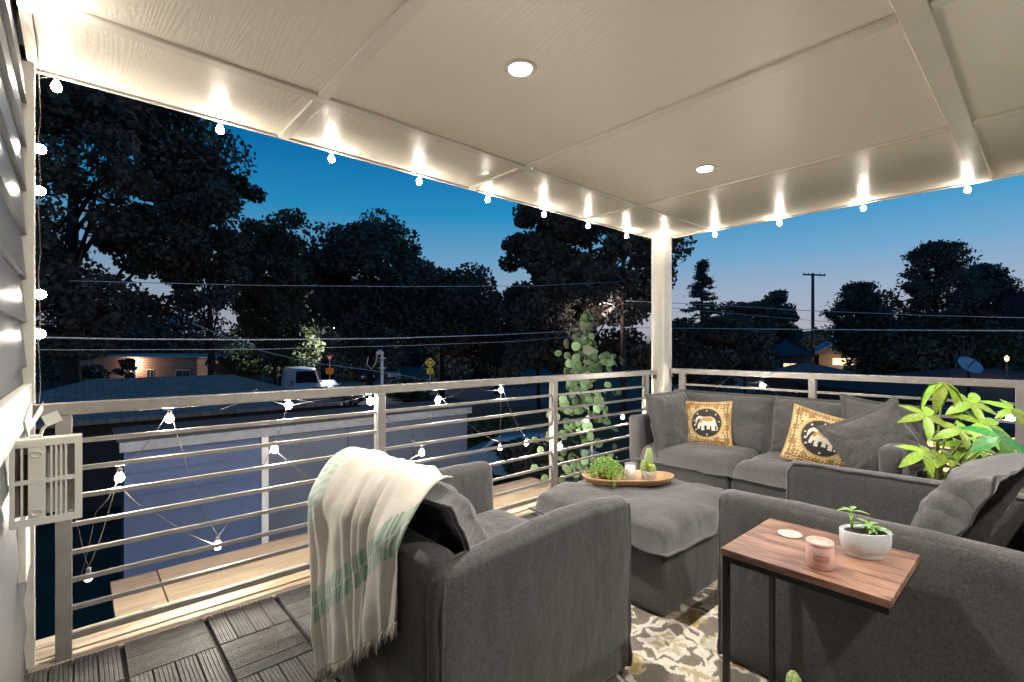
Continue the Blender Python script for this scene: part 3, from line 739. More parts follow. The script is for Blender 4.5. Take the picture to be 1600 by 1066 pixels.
def elephant_tint(X, Y, small=False):
    """X, Y in -1..1 on the pillow face"""
    gold = np.array((.46, .29, .085)); cream = np.array((.66, .55, .34)); black = np.array((.012, .010, .010)); brown = np.array((.20, .09, .025)); white = np.array((.80, .74, .62))
    C = np.empty(X.shape+(3,)); C[:] = gold
    rr = np.hypot(X, Y); th = np.arctan2(Y, X)
    sc = np.sin(X*31+2.2*np.sin(Y*17))*np.sin(Y*29+2.4*np.sin(X*15))
    C[sc > .25] = cream; C[sc < -.30] = brown
    ed = np.maximum(abs(X), abs(Y)); C[(ed > .86) & (ed < .90)] = brown
    C[(rr < .77)] = gold; C[(rr < .77) & (np.sin(th*44) > .1) & (rr > .70)] = cream
    C[(rr < .66)] = black
    poly = elephant_shape(); k = .71
    ins = in_poly(X/k*.82, (Y+.02)/k*.92, poly); C[ins & (rr < .66)] = white
    ex, ey = X/k*.82, (Y+.02)/k*.92
    C[ins & (np.hypot((ex-.08)/.30, (ey-.22)/.14) < 1)] = gold; C[ins & (np.hypot((ex+.30)/.09, (ey-.12)/.13) < 1)] = gold*.8
    C[ins & (np.sin(ex*40)*np.sin(ey*37) > .78)] = brown
    for a in (1.55, .75, .1, -.6, -1.5, -2.5, 3.0, 2.35):
        C[np.hypot(X-.56*math.cos(a), Y-.56*math.sin(a)) < .032] = white
    return C
def elephant_pillow(label, loc, rot, w, seed, small):
    n = 90; s_ = np.linspace(-1, 1, n+1); U, V = np.meshgrid(s_, s_, indexing='ij')
    g = np.clip((1-abs(U)**2.2)*(1-abs(V)**2.2), 0, 1)**.55
    X = w/2*U*(1-.07*(1-V*V)); Y = w/2*V*(1-.07*(1-U*U)); t = .06*g
    me = bpy.data.meshes.new('elephant_pillow'); vs = []
    for sd in (1, -1): vs.append(np.stack([X, Y, t*sd + .0012*sd*np.sin(U*70)*np.sin(V*66)], -1).reshape(-1, 3))
    vs = np.concatenate(vs); m_ = n+1; fs = []
    for sd in (0, 1):
        o = sd*m_*m_
        for i in range(n):
            for j in range(n):
                q = (o+i*m_+j, o+(i+1)*m_+j, o+(i+1)*m_+j+1, o+i*m_+j+1); fs.append(q if sd == 0 else q[::-1])
    me.from_pydata(vs.tolist(), [], fs)
    C = elephant_tint(U, V, small).reshape(-1, 3); C2 = np.tile(np.array((.45, .30, .10)), (m_*m_, 1)); C = np.concatenate([C, C2]); A = np.concatenate([C, np.ones((len(C), 1))], 1).astype(np.float32)
    ca = me.color_attributes.new('tint', 'FLOAT_COLOR', 'POINT'); ca.data.foreach_set('color', A.ravel())
    me.polygons.foreach_set('use_smooth', [True]*len(me.polygons))
    me.materials.append(mat('embroidered_gold_cloth', (1, 1, 1), .62, noise_amt=.2, attr='tint', bump=.5, bscale=190, nscale=60, sheen=.2))
    o = link_mesh('elephant_pillow', me, None, loc, rot); tag(o, label, 'pillow', 'gold pillows with an elephant')
    cd = MB()
    pts = []
    for (a, b_) in (((-1, -1), (1, -1)), ((1, -1), (1, 1)), ((1, 1), (-1, 1)), ((-1, 1), (-1, -1))):
        for k in range(12):
            u = a[0]+(b_[0]-a[0])*k/12; v = a[1]+(b_[1]-a[1])*k/12; pts.append((w/2*u*(1-.07*(1-v*v)), w/2*v*(1-.07*(1-u*u)), 0))
    cd.tube(pts+[pts[0]], .006, 6, False); link_mesh('cord_edge', cd.mesh('cord_edge', mat('gold_cord', (.48, .32, .12), .7), smooth=True), o)
    return o
elephant_pillow('gold elephant pillow facing us in the corner of the sofa, black round centre', (4.14, 2.03, .635), (R(90-17), R(-3), R(-76)), .40, 1, False)
elephant_pillow('gold elephant pillow tilted and half hidden behind a big grey cushion', (4.02, 1.13, .635), (R(90-22), R(16), R(-66)), .42, 2, True)

# ------------------------------------------------------------------ rug
def rug():
    x0, x1, y0, y1 = .95, 3.55, .05, 2.2; st = .0062
    xs = np.arange(x0, x1+st, st); ys = np.arange(y0, y1+st, st); X, Y = np.meshgrid(xs, ys, indexing='ij')
    bgc = np.array((.21, .18, .15)); cream = np.array((.74, .70, .61)); gold = np.array((.40, .29, .12)); pale = np.array((.52, .42, .26)); grey = np.array((.34, .34, .35))
    C = np.empty(X.shape+(3,)); C[:] = bgc
    rg = np.random.RandomState(4)
    nx = X+.010*np.sin(Y*63)+.008*np.sin(X*71+1); ny = Y+.010*np.sin(X*57)+.007*np.sin(Y*83+2)
    cen = []
    for i in range(-1, 7):
        for j in range(-1, 6):
            cen.append((1.93+(i-2)*.50+(.25 if j % 2 else 0), 1.13+(j-2)*.42, (i*3+j*5) % 3))
    # scrolling vines between the flowers
    for (cx, cy, k) in cen:
        for s_, ph in ((1, .3), (-1, 2.4)):
            dx, dy = nx-cx, ny-cy; r = np.hypot(dx, dy); th = np.arctan2(dy, dx)
            rr = .17+.035*np.sin(3*th*s_+ph+k)
            C[(abs(r-rr) < .013)] = cream
        for q in range(5):
            a = q*2*PI/5+.5*k; lx, ly = cx+.225*math.cos(a), cy+.205*math.sin(a); b_ = a+.9
            u = (nx-lx)*math.cos(b_)+(ny-ly)*math.sin(b_); v = -(nx-lx)*math.sin(b_)+(ny-ly)*math.cos(b_)
            w = .056*(1-(u/.085)**2)*(1+.35*np.cos(u*150)); inn = (abs(u) < .085) & (abs(v) < w)
            C[inn] = cream if q % 2 else (pale if k else grey)
            C[(abs(u) < .07) & (abs(v) < w*.45)] = gold if (q+k) % 3 == 0 else (cream*.8 if q % 2 == 0 else pale)
    for (cx, cy, k) in cen:
        dx, dy = nx-cx, (ny-cy)*1.12; r = np.hypot(dx, dy); th = np.arctan2(dy, dx)
        R1 = .128*(.86+.14*np.cos(9*th+k)); C[r < R1+.010] = bgc*.9; C[r < R1] = cream
        R2 = .088*(.84+.16*np.cos(7*th+1+k)); C[r < R2] = gold if k != 1 else pale
        C[(r < R2) & (np.sin(th*11+r*60) > .45)] = cream*.85
        R3 = .046*(.8+.2*np.cos(6*th)); C[r < R3] = cream; C[r < .018] = gold*.8
    w = np.minimum(np.minimum(X-x0, x1-X), np.minimum(Y-y0, y1-Y)); C[(w > .05) & (w < .065)] = cream; C[(w < .05)] = bgc*.8
    C *= (1+.10*rg.randn(*X.shape))[..., None]; C = np.clip(C, 0, 1)
    nzz = .004+.0012*rg.rand(*X.shape) + .0012*(C.mean(-1))
    V = np.stack([X, Y, nzz+.002], -1).reshape(-1, 3); n, m_ = X.shape
    idx = np.arange(n*m_).reshape(n, m_); F = np.stack([idx[:-1, :-1], idx[1:, :-1], idx[1:, 1:], idx[:-1, 1:]], -1).reshape(-1, 4)
    me = bpy.data.meshes.new('area_rug'); me.vertices.add(len(V)); me.vertices.foreach_set('co', V.ravel())
    me.loops.add(F.size); me.loops.foreach_set('vertex_index', F.ravel()); me.polygons.add(len(F)); me.polygons.foreach_set('loop_start', np.arange(len(F))*4)
    me.update(calc_edges=True)
    ca = me.color_attributes.new('tint', 'FLOAT_COLOR', 'POINT'); ca.data.foreach_set('color', np.concatenate([C.reshape(-1, 3), np.ones((n*m_, 1))], 1).astype(np.float32).ravel())
    me.materials.append(mat('wool_rug_pile', (1, 1, 1), .97, noise_amt=.25, attr='tint', bump=.5, bscale=300, nscale=120))
    o = link_mesh('area_rug', me); tag(o, 'floral cream, gold and grey area rug between the ottoman and the chairs', 'rug')
    e = MB(); e.box((x0, y0, .001), (x1, y1, .0055)); e.build('backing', mat('rug_backing', (.10, .085, .07), .95), o)
rug()

# ------------------------------------------------------------------ side table and what stands on it
TZ = .66
tb = empty('side_table', (1.75, .49, 0), 'small C-shaped side table with walnut top and black steel frame', 'side table')
def walnut():
    m = bpy.data.materials.new('walnut_veneer'); m.use_nodes = True; t = m.node_tree; b = t.nodes['Principled BSDF']; L = t.links.new
    tcn = N(t, 'ShaderNodeTexCoord'); mp = N(t, 'ShaderNodeMapping'); mp.inputs['Scale'].default_value = (5, .9, 1); L(tcn.outputs['Object'], mp.inputs[0])
    nz = N(t, 'ShaderNodeTexNoise'); nz.inputs['Scale'].default_value = 3.2; nz.inputs['Detail'].default_value = 5; nz.inputs['Distortion'].default_value = 1.2; L(mp.outputs[0], nz.inputs['Vector'])
    mu = N(t, 'ShaderNodeMath', operation='MULTIPLY'); mu.inputs[1].default_value = 13; L(nz.outputs[0], mu.inputs[0]); sn = N(t, 'ShaderNodeMath', operation='SINE'); L(mu.outputs[0], sn.inputs[0])
    n2 = N(t, 'ShaderNodeTexNoise'); n2.inputs['Scale'].default_value = 60; n2.inputs['Detail'].default_value = 4
    mp2 = N(t, 'ShaderNodeMapping'); mp2.inputs['Scale'].default_value = (3, .25, 1); L(tcn.outputs['Object'], mp2.inputs[0]); L(mp2.outputs[0], n2.inputs['Vector'])
    ad = N(t, 'ShaderNodeMath', operation='MULTIPLY_ADD'); ad.inputs[1].default_value = .18; L(sn.outputs[0], ad.inputs[0]); L(n2.outputs[0], ad.inputs[2])
    rp = N(t, 'ShaderNodeValToRGB'); e = rp.color_ramp.elements; e[0].position = .25; e[0].color = (.105, .050, .034, 1); e[1].position = .8; e[1].color = (.34, .195, .13, 1); L(ad.outputs[0], rp.inputs[0])
    L(rp.outputs[0], b.inputs['Base Color']); b.inputs['Roughness'].default_value = .38
    bp = N(t, 'ShaderNodeBump'); bp.inputs['Strength'].default_value = .12; bp.inputs['Distance'].default_value = .001; L(n2.outputs[0], bp.inputs['Height']); L(bp.outputs[0], b.inputs['Normal'])
    return m
M_WAL = walnut()
MB().soft((1.545, .275, TZ-.022), (1.955, .715, TZ), .0015, (1, 1, 1)).build('table_top', M_WAL, tb)
def bar_(a, b_, nm): MB().soft(a, b_, .0015, (1, 1, 1)).build(nm, M_BLACKM, tb)
zt = TZ-.0225
bar_((1.550, .280, zt-.02), (1.570, .692, zt), 'frame_bar'); bar_((1.930, .280, zt-.02), (1.950, .692, zt), 'frame_bar'); bar_((1.571, .280, zt-.02), (1.929, .300, zt), 'frame_bar')
bar_((1.571, .693, zt-.02), (1.929, .711, zt), 'frame_bar')
bar_((1.550, .693, .025), (1.569, .711, zt), 'leg'); bar_((1.931, .693, .025), (1.950, .711, zt), 'leg')
bar_((1.550, .28, .005), (1.570, .711, .024), 'foot_bar'); bar_((1.930, .28, .005), (1.950, .711, .024), 'foot_bar'); bar_((1.571, .28, .005), (1.929, .30, .024), 'foot_bar')

def on_z(px, py, z):
    d = (CAMZ-z)*F_PX/(py-HOR); r = (px-800)/F_PX*d; return Vector((d*FX+r*FY, d*FY-r*FX, z))
# pink candle
c = on_z(1281, 885, TZ); cn = empty('candle_jar', (c.x, c.y, TZ), 'pink frosted candle jar with a darker pink label near the table edge', 'candle')
M_PINK = mat('frosted_pink_glass', (.74, .46, .40), .35, noise_amt=.03, coat=.3)
MB().lathe([(.0001, 0), (.033, 0), (.0355, .003), (.0358, .060), (.0345, .0635), (.0345, .065), (.0358, .068), (.0358, .075), (.0340, .0765), (.0325, .075), (.0322, .066), (.0001, .0655)], c, 40).build('jar', M_PINK, cn, True)
MB().lathe([(.0001, 0), (.0318, .0001)], c+Vector((0, 0, .0665)), 32).build('wax', mat('rose_wax', (.62, .36, .31), .5), cn)
lb = MB(); lv = []; nn = 16
base_a = math.atan2(-c.y, -c.x)
rows = []
for i in range(nn+1):
    u = -1+2*i/nn; a = base_a+.12+u*.62; hh = .0095*(1-abs(u)**6)**.5+.0006; rr = .0362
    rows.append(((c.x+rr*math.cos(a), c.y+rr*math.sin(a), TZ+.034-hh), (c.x+rr*math.cos(a), c.y+rr*math.sin(a), TZ+.034+hh)))
for a, b_ in zip(rows[:-1], rows[1:]): lb.add([a[0], b_[0], b_[1], a[1]], [(0, 1, 2, 3)])
lb.build('label', mat('dusty_pink_paper', (.60, .27, .22), .6), cn, True)
tx = MB(); rnd = random.Random(2)
for i in range(9):   # a line of tiny pale lettering, too small to read
    a = base_a+.12-.40+i*.1; rr = .0366; hgt = .0022+.0014*(i in (0, 4)); a2 = a+.05
    if i == 4: continue
    P_ = lambda q, z: (c.x+rr*math.cos(q), c.y+rr*math.sin(q), TZ+z)
    tx.add([P_(a, .0335), P_(a2, .0335), P_(a2, .0335+hgt*1.6), P_(a, .0335+hgt*1.6)], [(0, 1, 2, 3)])
tx.build('lettering', mat('pale_print', (.75, .50, .45), .6), cn)
# lid
c = on_z(1234, 836, TZ); ld_ = empty('candle_lid', (c.x, c.y, TZ), 'round pale embossed lid lying on the table behind the pink candle', 'lid')
MB().lathe([(.0001, 0), (.037, 0), (.0385, .003), (.037, .006), (.034, .0052), (.0001, .0050)], c, 36).build('disc', mat('pale_stone_lid', (.46, .46, .40), .4, noise_amt=.25, nscale=60), ld_, True)
em = MB()
for k in range(6):
    a = k*PI/3; em.soft((c.x+.014*math.cos(a)-.004, c.y+.014*math.sin(a)-.004, TZ+.0045), (c.x+.014*math.cos(a)+.004, c.y+.014*math.sin(a)+.004, TZ+.0068), .0015, (1, 1, 1))
em.build('embossed_flower', mat('ivory_relief', (.70, .68, .60), .4), ld_)
# white ribbed planter
c = on_z(1352, 868, TZ); pl = empty('ribbed_planter', (c.x, c.y, TZ), 'oval white ribbed ceramic planter at the right end of the table', 'planter')
M_CER = mat('white_glazed_ceramic', (.62, .68, .70), .22, noise_amt=.06, coat=.4, nscale=20)
ang = math.atan2(-FX, FY)+R(-6)
MB().lathe([(.0001, 0), (.052, 0), (.054, .003), (.054, .011), (.058, .016), (.066, .026), (.070, .045), (.0705, .078), (.0695, .080), (.067, .080), (.0665, .074), (.0001, .073)], c, 120, 1.0, .66, 44, .028, ang).build('pot', M_CER, pl, True)
MB().lathe([(.0001, .006), (.03, .004), (.062, 0)], c+Vector((0, 0, .0735)), 40, 1, .66, rz=ang).build('soil', mat('potting_soil', (.05, .028, .016), .95, noise_amt=.6, nscale=90, bump=.9, bscale=120), pl, True)
def leaflet(length, width, droop_=.25, fold=.25, n=7, m=None, name='leaf', tipk=1.0):
    """leaf pointing +x from the origin, with a folded midrib and a bend"""
    mb = MB(); vs = []; fs = []
    for i in range(n+1):
        s = i/n; w = width/2*(math.sin(PI*min(1, s**.85))**.8)*(1-.15*s) if 0 < s < 1 else .0006
        x = length*s*(1-.12*droop_*s); z = -droop_*length*s*s
        for k in (-1, -.5, 0, .5, 1): vs.append((x, w*k, z+abs(k)*w*fold + .04*w*math.sin(s*22)*abs(k)))
    for i in range(n):
        for k in range(4): a = i*5+k; fs.append((a, a+5, a+6, a+1))
    return mb.add(vs, fs).mesh(name, m or M_GREENL, smooth=True)
def aim(p, yaw, pitch, roll=0, s=1):
    return Matrix.Translation(p) @ Euler((roll, -pitch, yaw), 'XYZ').to_matrix().to_4x4() @ Matrix.Diagonal((s, s, s, 1))
suc = empty('succulent', c+Vector((0, 0, .075)), 'sprawling green succulent with paddle leaves growing in the white planter', 'plant')
LS = leaflet(.055, .020, .35, .2, m=mat('succulent_green', (.22, .40, .10), .4, noise_amt=.3, nscale=30))
o_ = suc.location
st_ = [(-.034, .010, .062), (.004, -.006, .026), (.026, -.012, .012)]
for q, (dx, dy, hh) in enumerate(st_):
    cx_, sx_ = math.cos(ang), math.sin(ang); bx, by = dx*cx_-dy*sx_, dx*sx_+dy*cx_
    MB().tube([o_+Vector((bx, by, -.002)), o_+Vector((bx*1.1, by, hh*.5)), o_+Vector((bx*1.15, by, hh))], [.0042, .0036, .003], 6).build('stem', mat('succulent_green', (.2, .4, .1)), suc, True)
    for k in range(6):
        link_mesh('leaf', LS, suc, mtx=aim(Vector((bx*1.12, by, hh-.002*k)), k*2.4+q, .35-.5*(k > 3), 0, .85 if k < 4 else .6))
for k, (a, s) in enumerate(((ang+.1, 1.15), (ang-.35, 1.0), (ang+2.6, .7))):
    link_mesh('leaf', LS, suc, mtx=aim(Vector((.012*math.cos(a), .012*math.sin(a), .010)), a, .25, 0, s))
# cactus standing on the floor under the table
kc = empty('column_cactus', (1.53, .49, .006), 'pale green ridged cactus tip rising beside the side table at the bottom edge', 'cactus')
MB().lathe([(.0001, 0), (.045, 0), (.055, .10), (.052, .102), (.048, .09), (.0001, .088)], kc.location, 28).build('pot', mat('grey_clay_pot', (.35, .33, .30), .8), kc, True)
kx, ky = 1.50, .487
MB().lathe([(.013, .09), (.017, .16), (.018, .25), (.019, .34), (.016, .375), (.008, .392), (.0001, .397)], (kx, ky, 0), 40, 1, .8, 5, .55).build('stem', mat('pale_cactus_green', (.42, .56, .20), .55, noise_amt=.4, nscale=120), kc, True)

# ------------------------------------------------------------------ tray on the ottoman
OZ = .4600
c = on_z(992, 766, OZ); tc0 = Vector((2.63, 1.70, OZ)); tc0 = c+Vector((.10, .12, 0))
tr = empty('wooden_tray', tc0, 'long pale wooden dough bowl tray on the ottoman', 'tray')
M_TRAY = mat('carved_light_wood', (.52, .32, .16), .5, noise_amt=.35, nscale=14, stretch=(1, .3, 4), bump=.15)
ta = math.atan2(-FX, FY)
def oval(prof, n=64):
    vs = []; cz, sz = math.cos(ta), math.sin(ta)
    for (ax, ay, z) in prof:
        for a in range(n):
            th = 2*PI*a/n; cx_, sy_ = math.cos(th), math.sin(th)
            x = ax*math.copysign(abs(cx_)**.75, cx_); y = ay*math.copysign(abs(sy_)**.85, sy_); vs.append((tc0.x+x*cz-y*sz, tc0.y+x*sz+y*cz, tc0.z+z+.006*abs(cx_)**4*(z > .02)))
    fs = []
    for i in range(len(prof)-1):
        for a in range(n): fs.append((i*n+a, i*n+(a+1) % n, (i+1)*n+(a+1) % n, (i+1)*n+a))
    fs.append(tuple(reversed(range(n)))); fs.append(tuple((len(prof)-1)*n+a for a in range(n)))
    return MB().add(vs, fs)
oval([(.225, .085, 0), (.262, .105, .012), (.283, .125, .040), (.285, .128, .048), (.275, .118, .048), (.255, .100, .022), (.22, .082, .016)]).build('bowl', M_TRAY, tr, True)
def tray_at(u, v=0, z=.017): return tc0+Vector((u*math.cos(ta)-v*math.sin(ta), u*math.sin(ta)+v*math.cos(ta), z))
# trailing succulent in terracotta
p = tray_at(-.135, 0); tp = empty('terracotta_pot', p, 'brown terracotta pot on the left end of the wooden tray', 'pot')
MB().lathe([(.0001, 0), (.038, 0), (.050, .055), (.053, .055), (.053, .066), (.047, .066), (.045, .05), (.0001, .048)], p, 32).build('bowl', mat('terracotta_clay', (.26, .10, .05), .8), tp, True)
sc_ = MB(); rnd = random.Random(8); P0 = p+Vector((0, 0, .055))
def pearl(mb, c, r):
    mb.lathe([(.0001, -r), (r*.8, -r*.5), (r, .1*r), (r*.6, .8*r), (.0001, r)], c, 6)
for k in range(900):
    th = rnd.uniform(0, 2*PI); ph = rnd.uniform(.02, 1.0)**.7*PI*.56; rr = .092*(1+.12*rnd.gauss(0, 1))
    q = P0+Vector((rr*1.05*math.sin(ph)*math.cos(th), rr*.95*math.sin(ph)*math.sin(th), rr*.78*math.cos(ph)))
    pearl(sc_, q, rnd.uniform(.0035, .0058))
for (du, dv, L_) in ((.02, -.115, .115), (.035, -.12, .09), (.00, -.11, .07), (.075, -.115, .075), (-.10, -.06, .05), (-.12, .0, .05), (.085, -.105, .05), (.04, -.122, .06)):
    st = P0+Vector((du*math.cos(ta)-dv*math.sin(ta), du*math.sin(ta)+dv*math.cos(ta), .03))
    for k in range(int(L_/.0045)):
        sc_pt = st+Vector((rnd.uniform(-.006, .006), rnd.uniform(-.006, .006), -.0045*k)); pearl(sc_, sc_pt, rnd.uniform(.0036, .0055))
tag(sc_.build('trailing_succulent', mat('bright_succulent_green', (.24, .42, .06), .45, noise_amt=.45, nscale=70), None, True), 'bushy trailing bright green succulent spilling over the front of the tray', 'plant')
# pillar candle in glass
p = tray_at(.015, -.005); pc = empty('jar_candle', p, 'white candle in a clear glass cylinder in the middle of the tray', 'candle')
MB().lathe([(.0001, .003), (.030, .003), (.030, .088), (.0001, .086)], p, 32).build('wax', mat('white_wax', (.74, .72, .67), .5, noise_amt=.05), pc, True)
M_GLASS = mat('clear_glass', (.85, .88, .88), .05, noise_amt=0, alpha=.16)
g_ = MB().lathe([(.033, 0), (.034, .002), (.034, .108), (.0325, .108), (.0322, .004)], p, 32).build('glass', M_GLASS, pc, True)
# cactus in concrete pot
p = tray_at(.130, .002); cp = empty('cactus_pot', p, 'pale speckled concrete pot holding the cactus on the tray', 'pot')
MB().lathe([(.0001, 0), (.040, 0), (.043, .004), (.045, .058), (.042, .060), (.040, .052), (.0001, .05)], p, 32).build('bowl', mat('speckled_concrete', (.50, .45, .38), .8, noise_amt=.5, nscale=70), cp, True)
ct = empty('potted_cactus', p+Vector((0, 0, .05)), 'three armed green columnar cactus in the concrete pot on the tray', 'cactus')
M_CAC = mat('spiny_cactus_green', (.30, .40, .16), .7, noise_amt=.4, nscale=100, col2=(.16, .26, .07))
for (u, v, h, r_) in ((.006, .012, .155, .021), (-.030, 0, .082, .017), (.022, -.012, .060, .017)):
    b_ = tray_at(.130+u, v, .062)
    MB().lathe([(r_*.8, 0), (r_, h*.2), (r_*1.02, h*.5), (r_*.9, h*.75), (r_*.55, h*.94), (.0001, h)], b_, 44, 1, 1, 11, .16).build('stem', M_CAC, ct, True)
    sp_ = MB()
    for k in range(11):
        th = 2*PI*k/11
        for j in range(int(h/.008)):
            zz = .006+j*.008; rr = r_*1.17*(1 if zz < h*.6 else max(.2, 1-(zz/h-.6)*1.6)); q = b_+Vector((rr*math.cos(th), rr*math.sin(th), zz)); sp_.tube([q, q+Vector((.006*math.cos(th), .006*math.sin(th), .001))], [.0007, .0003], 3, False)
    tag(sp_.build('spines', mat('cactus_spines', (.72, .66, .48), .6), ct), kind='stuff')
sf = tray_at(.130+.004, -.022, .112); MB().lathe([(.0001, -.010), (.009, -.004), (.011, .003), (.006, .010), (.0001, .012)], sf, 16).build('flower', mat('yellow_flower', (.80, .62, .03), .5), ct, True)
p = tray_at(.085, -.075, .019); dc = MB()
dc.lathe([(.0001, 0), (.017, 0), (.021, .005), (.017, .011), (.0001, .012)], p, 24); dd = dc.build('speckled_stone', mat('speckled_pebble', (.52, .46, .38), .5, noise_amt=.7, nscale=140), None, True); tag(dd, 'small flat speckled stone disc beside the cactus pot on the tray', 'stone')

# ------------------------------------------------------------------ money tree on the right
px_, py_ = 3.46, .42
mp_ = empty('plant_pot', (px_, py_, .004), 'green glazed plant pot behind the right armchair', 'pot')
MB().lathe([(.0001, 0), (.12, 0), (.15, .30), (.155, .42), (.145, .42), (.14, .38), (.0001, .37)], mp_.location, 36).build('bowl', mat('dark_glazed_pot', (.05, .06, .05), .3), mp_, True)
mt = empty('money_tree', (px_, py_, .38), 'bright green potted money tree with fans of five leaflets', 'plant')
M_BARK = mat('brown_twig', (.30, .22, .12), .8, noise_amt=.4, nscale=40)
fans = [(1475, 598, 2.55, .17, -1.1), (1447, 650, 2.45, .15, -.25), (1516, 630, 2.50, .15, .05), (1535, 662, 2.42, .15, -.1), (1561, 683, 2.2, .17, -.35), (1500, 672, 2.40, .13, -.2), (1445, 706, 2.35, .13, -.7), (1480, 716, 2.45, .12, -.5), (1580, 640, 2.7, .13, -.2), (1530, 700, 2.55, .14, -.3), (1590, 700, 2.4, .14, -.5), (1505, 700, 2.6, .12, -.4)]
LF = leaflet(1.0, .36, .22, .16, 9, M_GREENL, 'leaf'); LF2 = leaflet(1.0, .40, .30, .16, 9, M_GREEND, 'leaf'); LF3 = leaflet(1.0, .42, .9, .16, 9, M_GREENL, 'leaf')
rnd = random.Random(11)
for k, (fx, fy, d, L_, pit) in enumerate(fans):
    hub = W3(fx, fy, d); base = Vector((px_+rnd.uniform(-.03, .03), py_+rnd.uniform(-.03, .03), .42+.18*rnd.random()))
    mid = base.lerp(hub, .55)+Vector((rnd.uniform(-.03, .03), rnd.uniform(-.03, .03), .05))
    MB().tube([base, mid, hub], [.007, .005, .0028], 6).build('leaf_stalk', mat('green_stalk', (.24, .34, .08), .5), mt, True)
    nl = 6 if k in (0, 3) else 5
    for j in range(nl):
        yaw = k*1.3+j*2*PI/nl+rnd.uniform(-.15, .15)
        me = LF3 if k == 0 else (LF2 if k in (4, 10) else LF)
        # a fan tilted towards the room so that its face shows
        tilt = Matrix.Rotation(R(42 if k else 12), 4, Vector((FY, -FX, 0)))
        m4 = Matrix.Translation(hub-mt.location) @ tilt @ Euler((0, -(pit*.45 if k else -.35), yaw), 'XYZ').to_matrix().to_4x4() @ Matrix.Diagonal((L_*rnd.uniform(.85, 1.1),)*3+(1,))
        link_mesh('leaf', me, mt, mtx=m4)
for k in range(3):
    a = 2.1*k; MB().tube([(px_+.02*math.cos(a), py_+.02*math.sin(a), .36), (px_+.03*math.cos(a+1.5), py_+.03*math.sin(a+1.5), .48), (px_+.02*math.cos(a+3), py_+.02*math.sin(a+3), .60), (px_+.05*math.cos(a+4), py_+.05*math.sin(a+4), .70)], [.018, .016, .014, .008], 8).build('trunk', M_BARK, mt, True)

# ------------------------------------------------------------------ young aspen beyond the left railing
ASP = (3.98, 3.42, -3.0)
asp = empty('young_aspen', ASP, 'young aspen with round pale green leaves just beyond the left railing', 'tree')
M_ASP = mat('aspen_leaf', (.12, .19, .085), .5, noise_amt=.35, nscale=9, rand=.45)
def round_leaf(r):
    n = 12; vs = [(0, 0, 0)]; 
    for i in range(n):
        a = 2*PI*i/n; q = r*(1+.12*math.cos(a)); vs.append((r+q*math.cos(a)*-1, q*math.sin(a), .10*r*math.cos(2*a)))
    vs[0] = (r, 0, -.03*r)
    return MB().add(vs, [(0, i+1, (i+1) % n+1) for i in range(n)]).mesh('leaf', M_ASP, smooth=True)
LR = round_leaf(.045); rnd = random.Random(21); base = Vector(ASP)
def aspt(px, py, y=3.42): v = on_y(px, py, y); return v
MB().tube([base, Vector((ASP[0]+.03, ASP[1], -1)), aspt(920, 800), aspt(925, 700), aspt(915, 600), aspt(912, 520), aspt(918, 483)], [.045, .035, .018, .014, .010, .006, .003], 7).build('trunk', mat('pale_bark', (.32, .33, .26), .8, nscale=20), asp, True)
cnt = 0
for (cx, cy, sx, sy, n) in ((917, 497, 7, 13, 18), (910, 535, 18, 18, 38), (912, 575, 28, 22, 56), (918, 622, 34, 26, 72), (910, 670, 38, 24, 46), (948, 560, 16, 10, 14), (896, 725, 40, 26, 40), (868, 770, 30, 16, 14)):
    for k in range(n):
        p = aspt(rnd.gauss(cx, sx*.62), rnd.gauss(cy, sy*.62), 3.42+rnd.gauss(0, .12)); 
        if p.y < 3.1: continue
        link_mesh('leaf', LR, asp, mtx=aim(p-base, rnd.uniform(-2.6, -.9)+PI*.0, rnd.uniform(-1.5, -.4), rnd.uniform(-.7, .7), rnd.uniform(.75, 1.25))); cnt += 1
tw = MB()
for k in range(26):
    a = aspt(rnd.uniform(908, 925), rnd.uniform(520, 760)); b_ = a+Vector((rnd.gauss(0, .16), rnd.gauss(0, .08), rnd.uniform(.02, .15))); tw.tube([a, a.lerp(b_, .5)+Vector((0, 0, -.01)), b_], [.005, .004, .002], 5)
tag(tw.build('twigs', mat('aspen_twig', (.22, .20, .14), .8), asp, True), kind='stuff')

# ------------------------------------------------------------------ below and beyond: ground, roads
GZ = -3.0
M_GRASS = mat('night_lawn', (.030, .040, .020), .95, noise_amt=.5, nscale=.6, bump=.4, bscale=12)
gd = MB(); gd.box((-500, -400, GZ-1), (900, 900, GZ)); g = gd.build('ground', M_GRASS); tag(g, kind='structure')
M_ASPH = mat('asphalt', (.075, .075, .078), .85, noise_amt=.25, nscale=2, bump=.2, bscale=60)
def sheet(name, pts, z, m):
    mb = MB(); mb.prism([(p.x, p.y, z-.02) for p in pts], (0, 0, .02)); o = mb.build(name, m); tag(o, kind='structure'); return o
sheet('road', [G(380, 30), G(860, 36), G(860, 50), G(700, 56), G(640, 62), G(560, 90), G(505, 180), G(480, 180), G(450, 70), G(380, 45)], GZ+.024, M_ASPH)
sheet('side_road', [G(1085, 60), G(1700, 26), G(1700, 34), G(1085, 78)], GZ+.024, M_ASPH)
sheet('pavement', [G(560, 62), G(640, 62), G(700, 57), G(760, 56), G(700, 63), G(640, 70), G(580, 95)], GZ+.12, mat('pavement_concrete', (.22, .21, .19), .85, nscale=1.5))
sheet('driveway', [G(700, 12), G(900, 14), G(880, 26), G(760, 26)], GZ+.024, mat('driveway_concrete', (.12, .10, .09), .85, nscale=1.5))

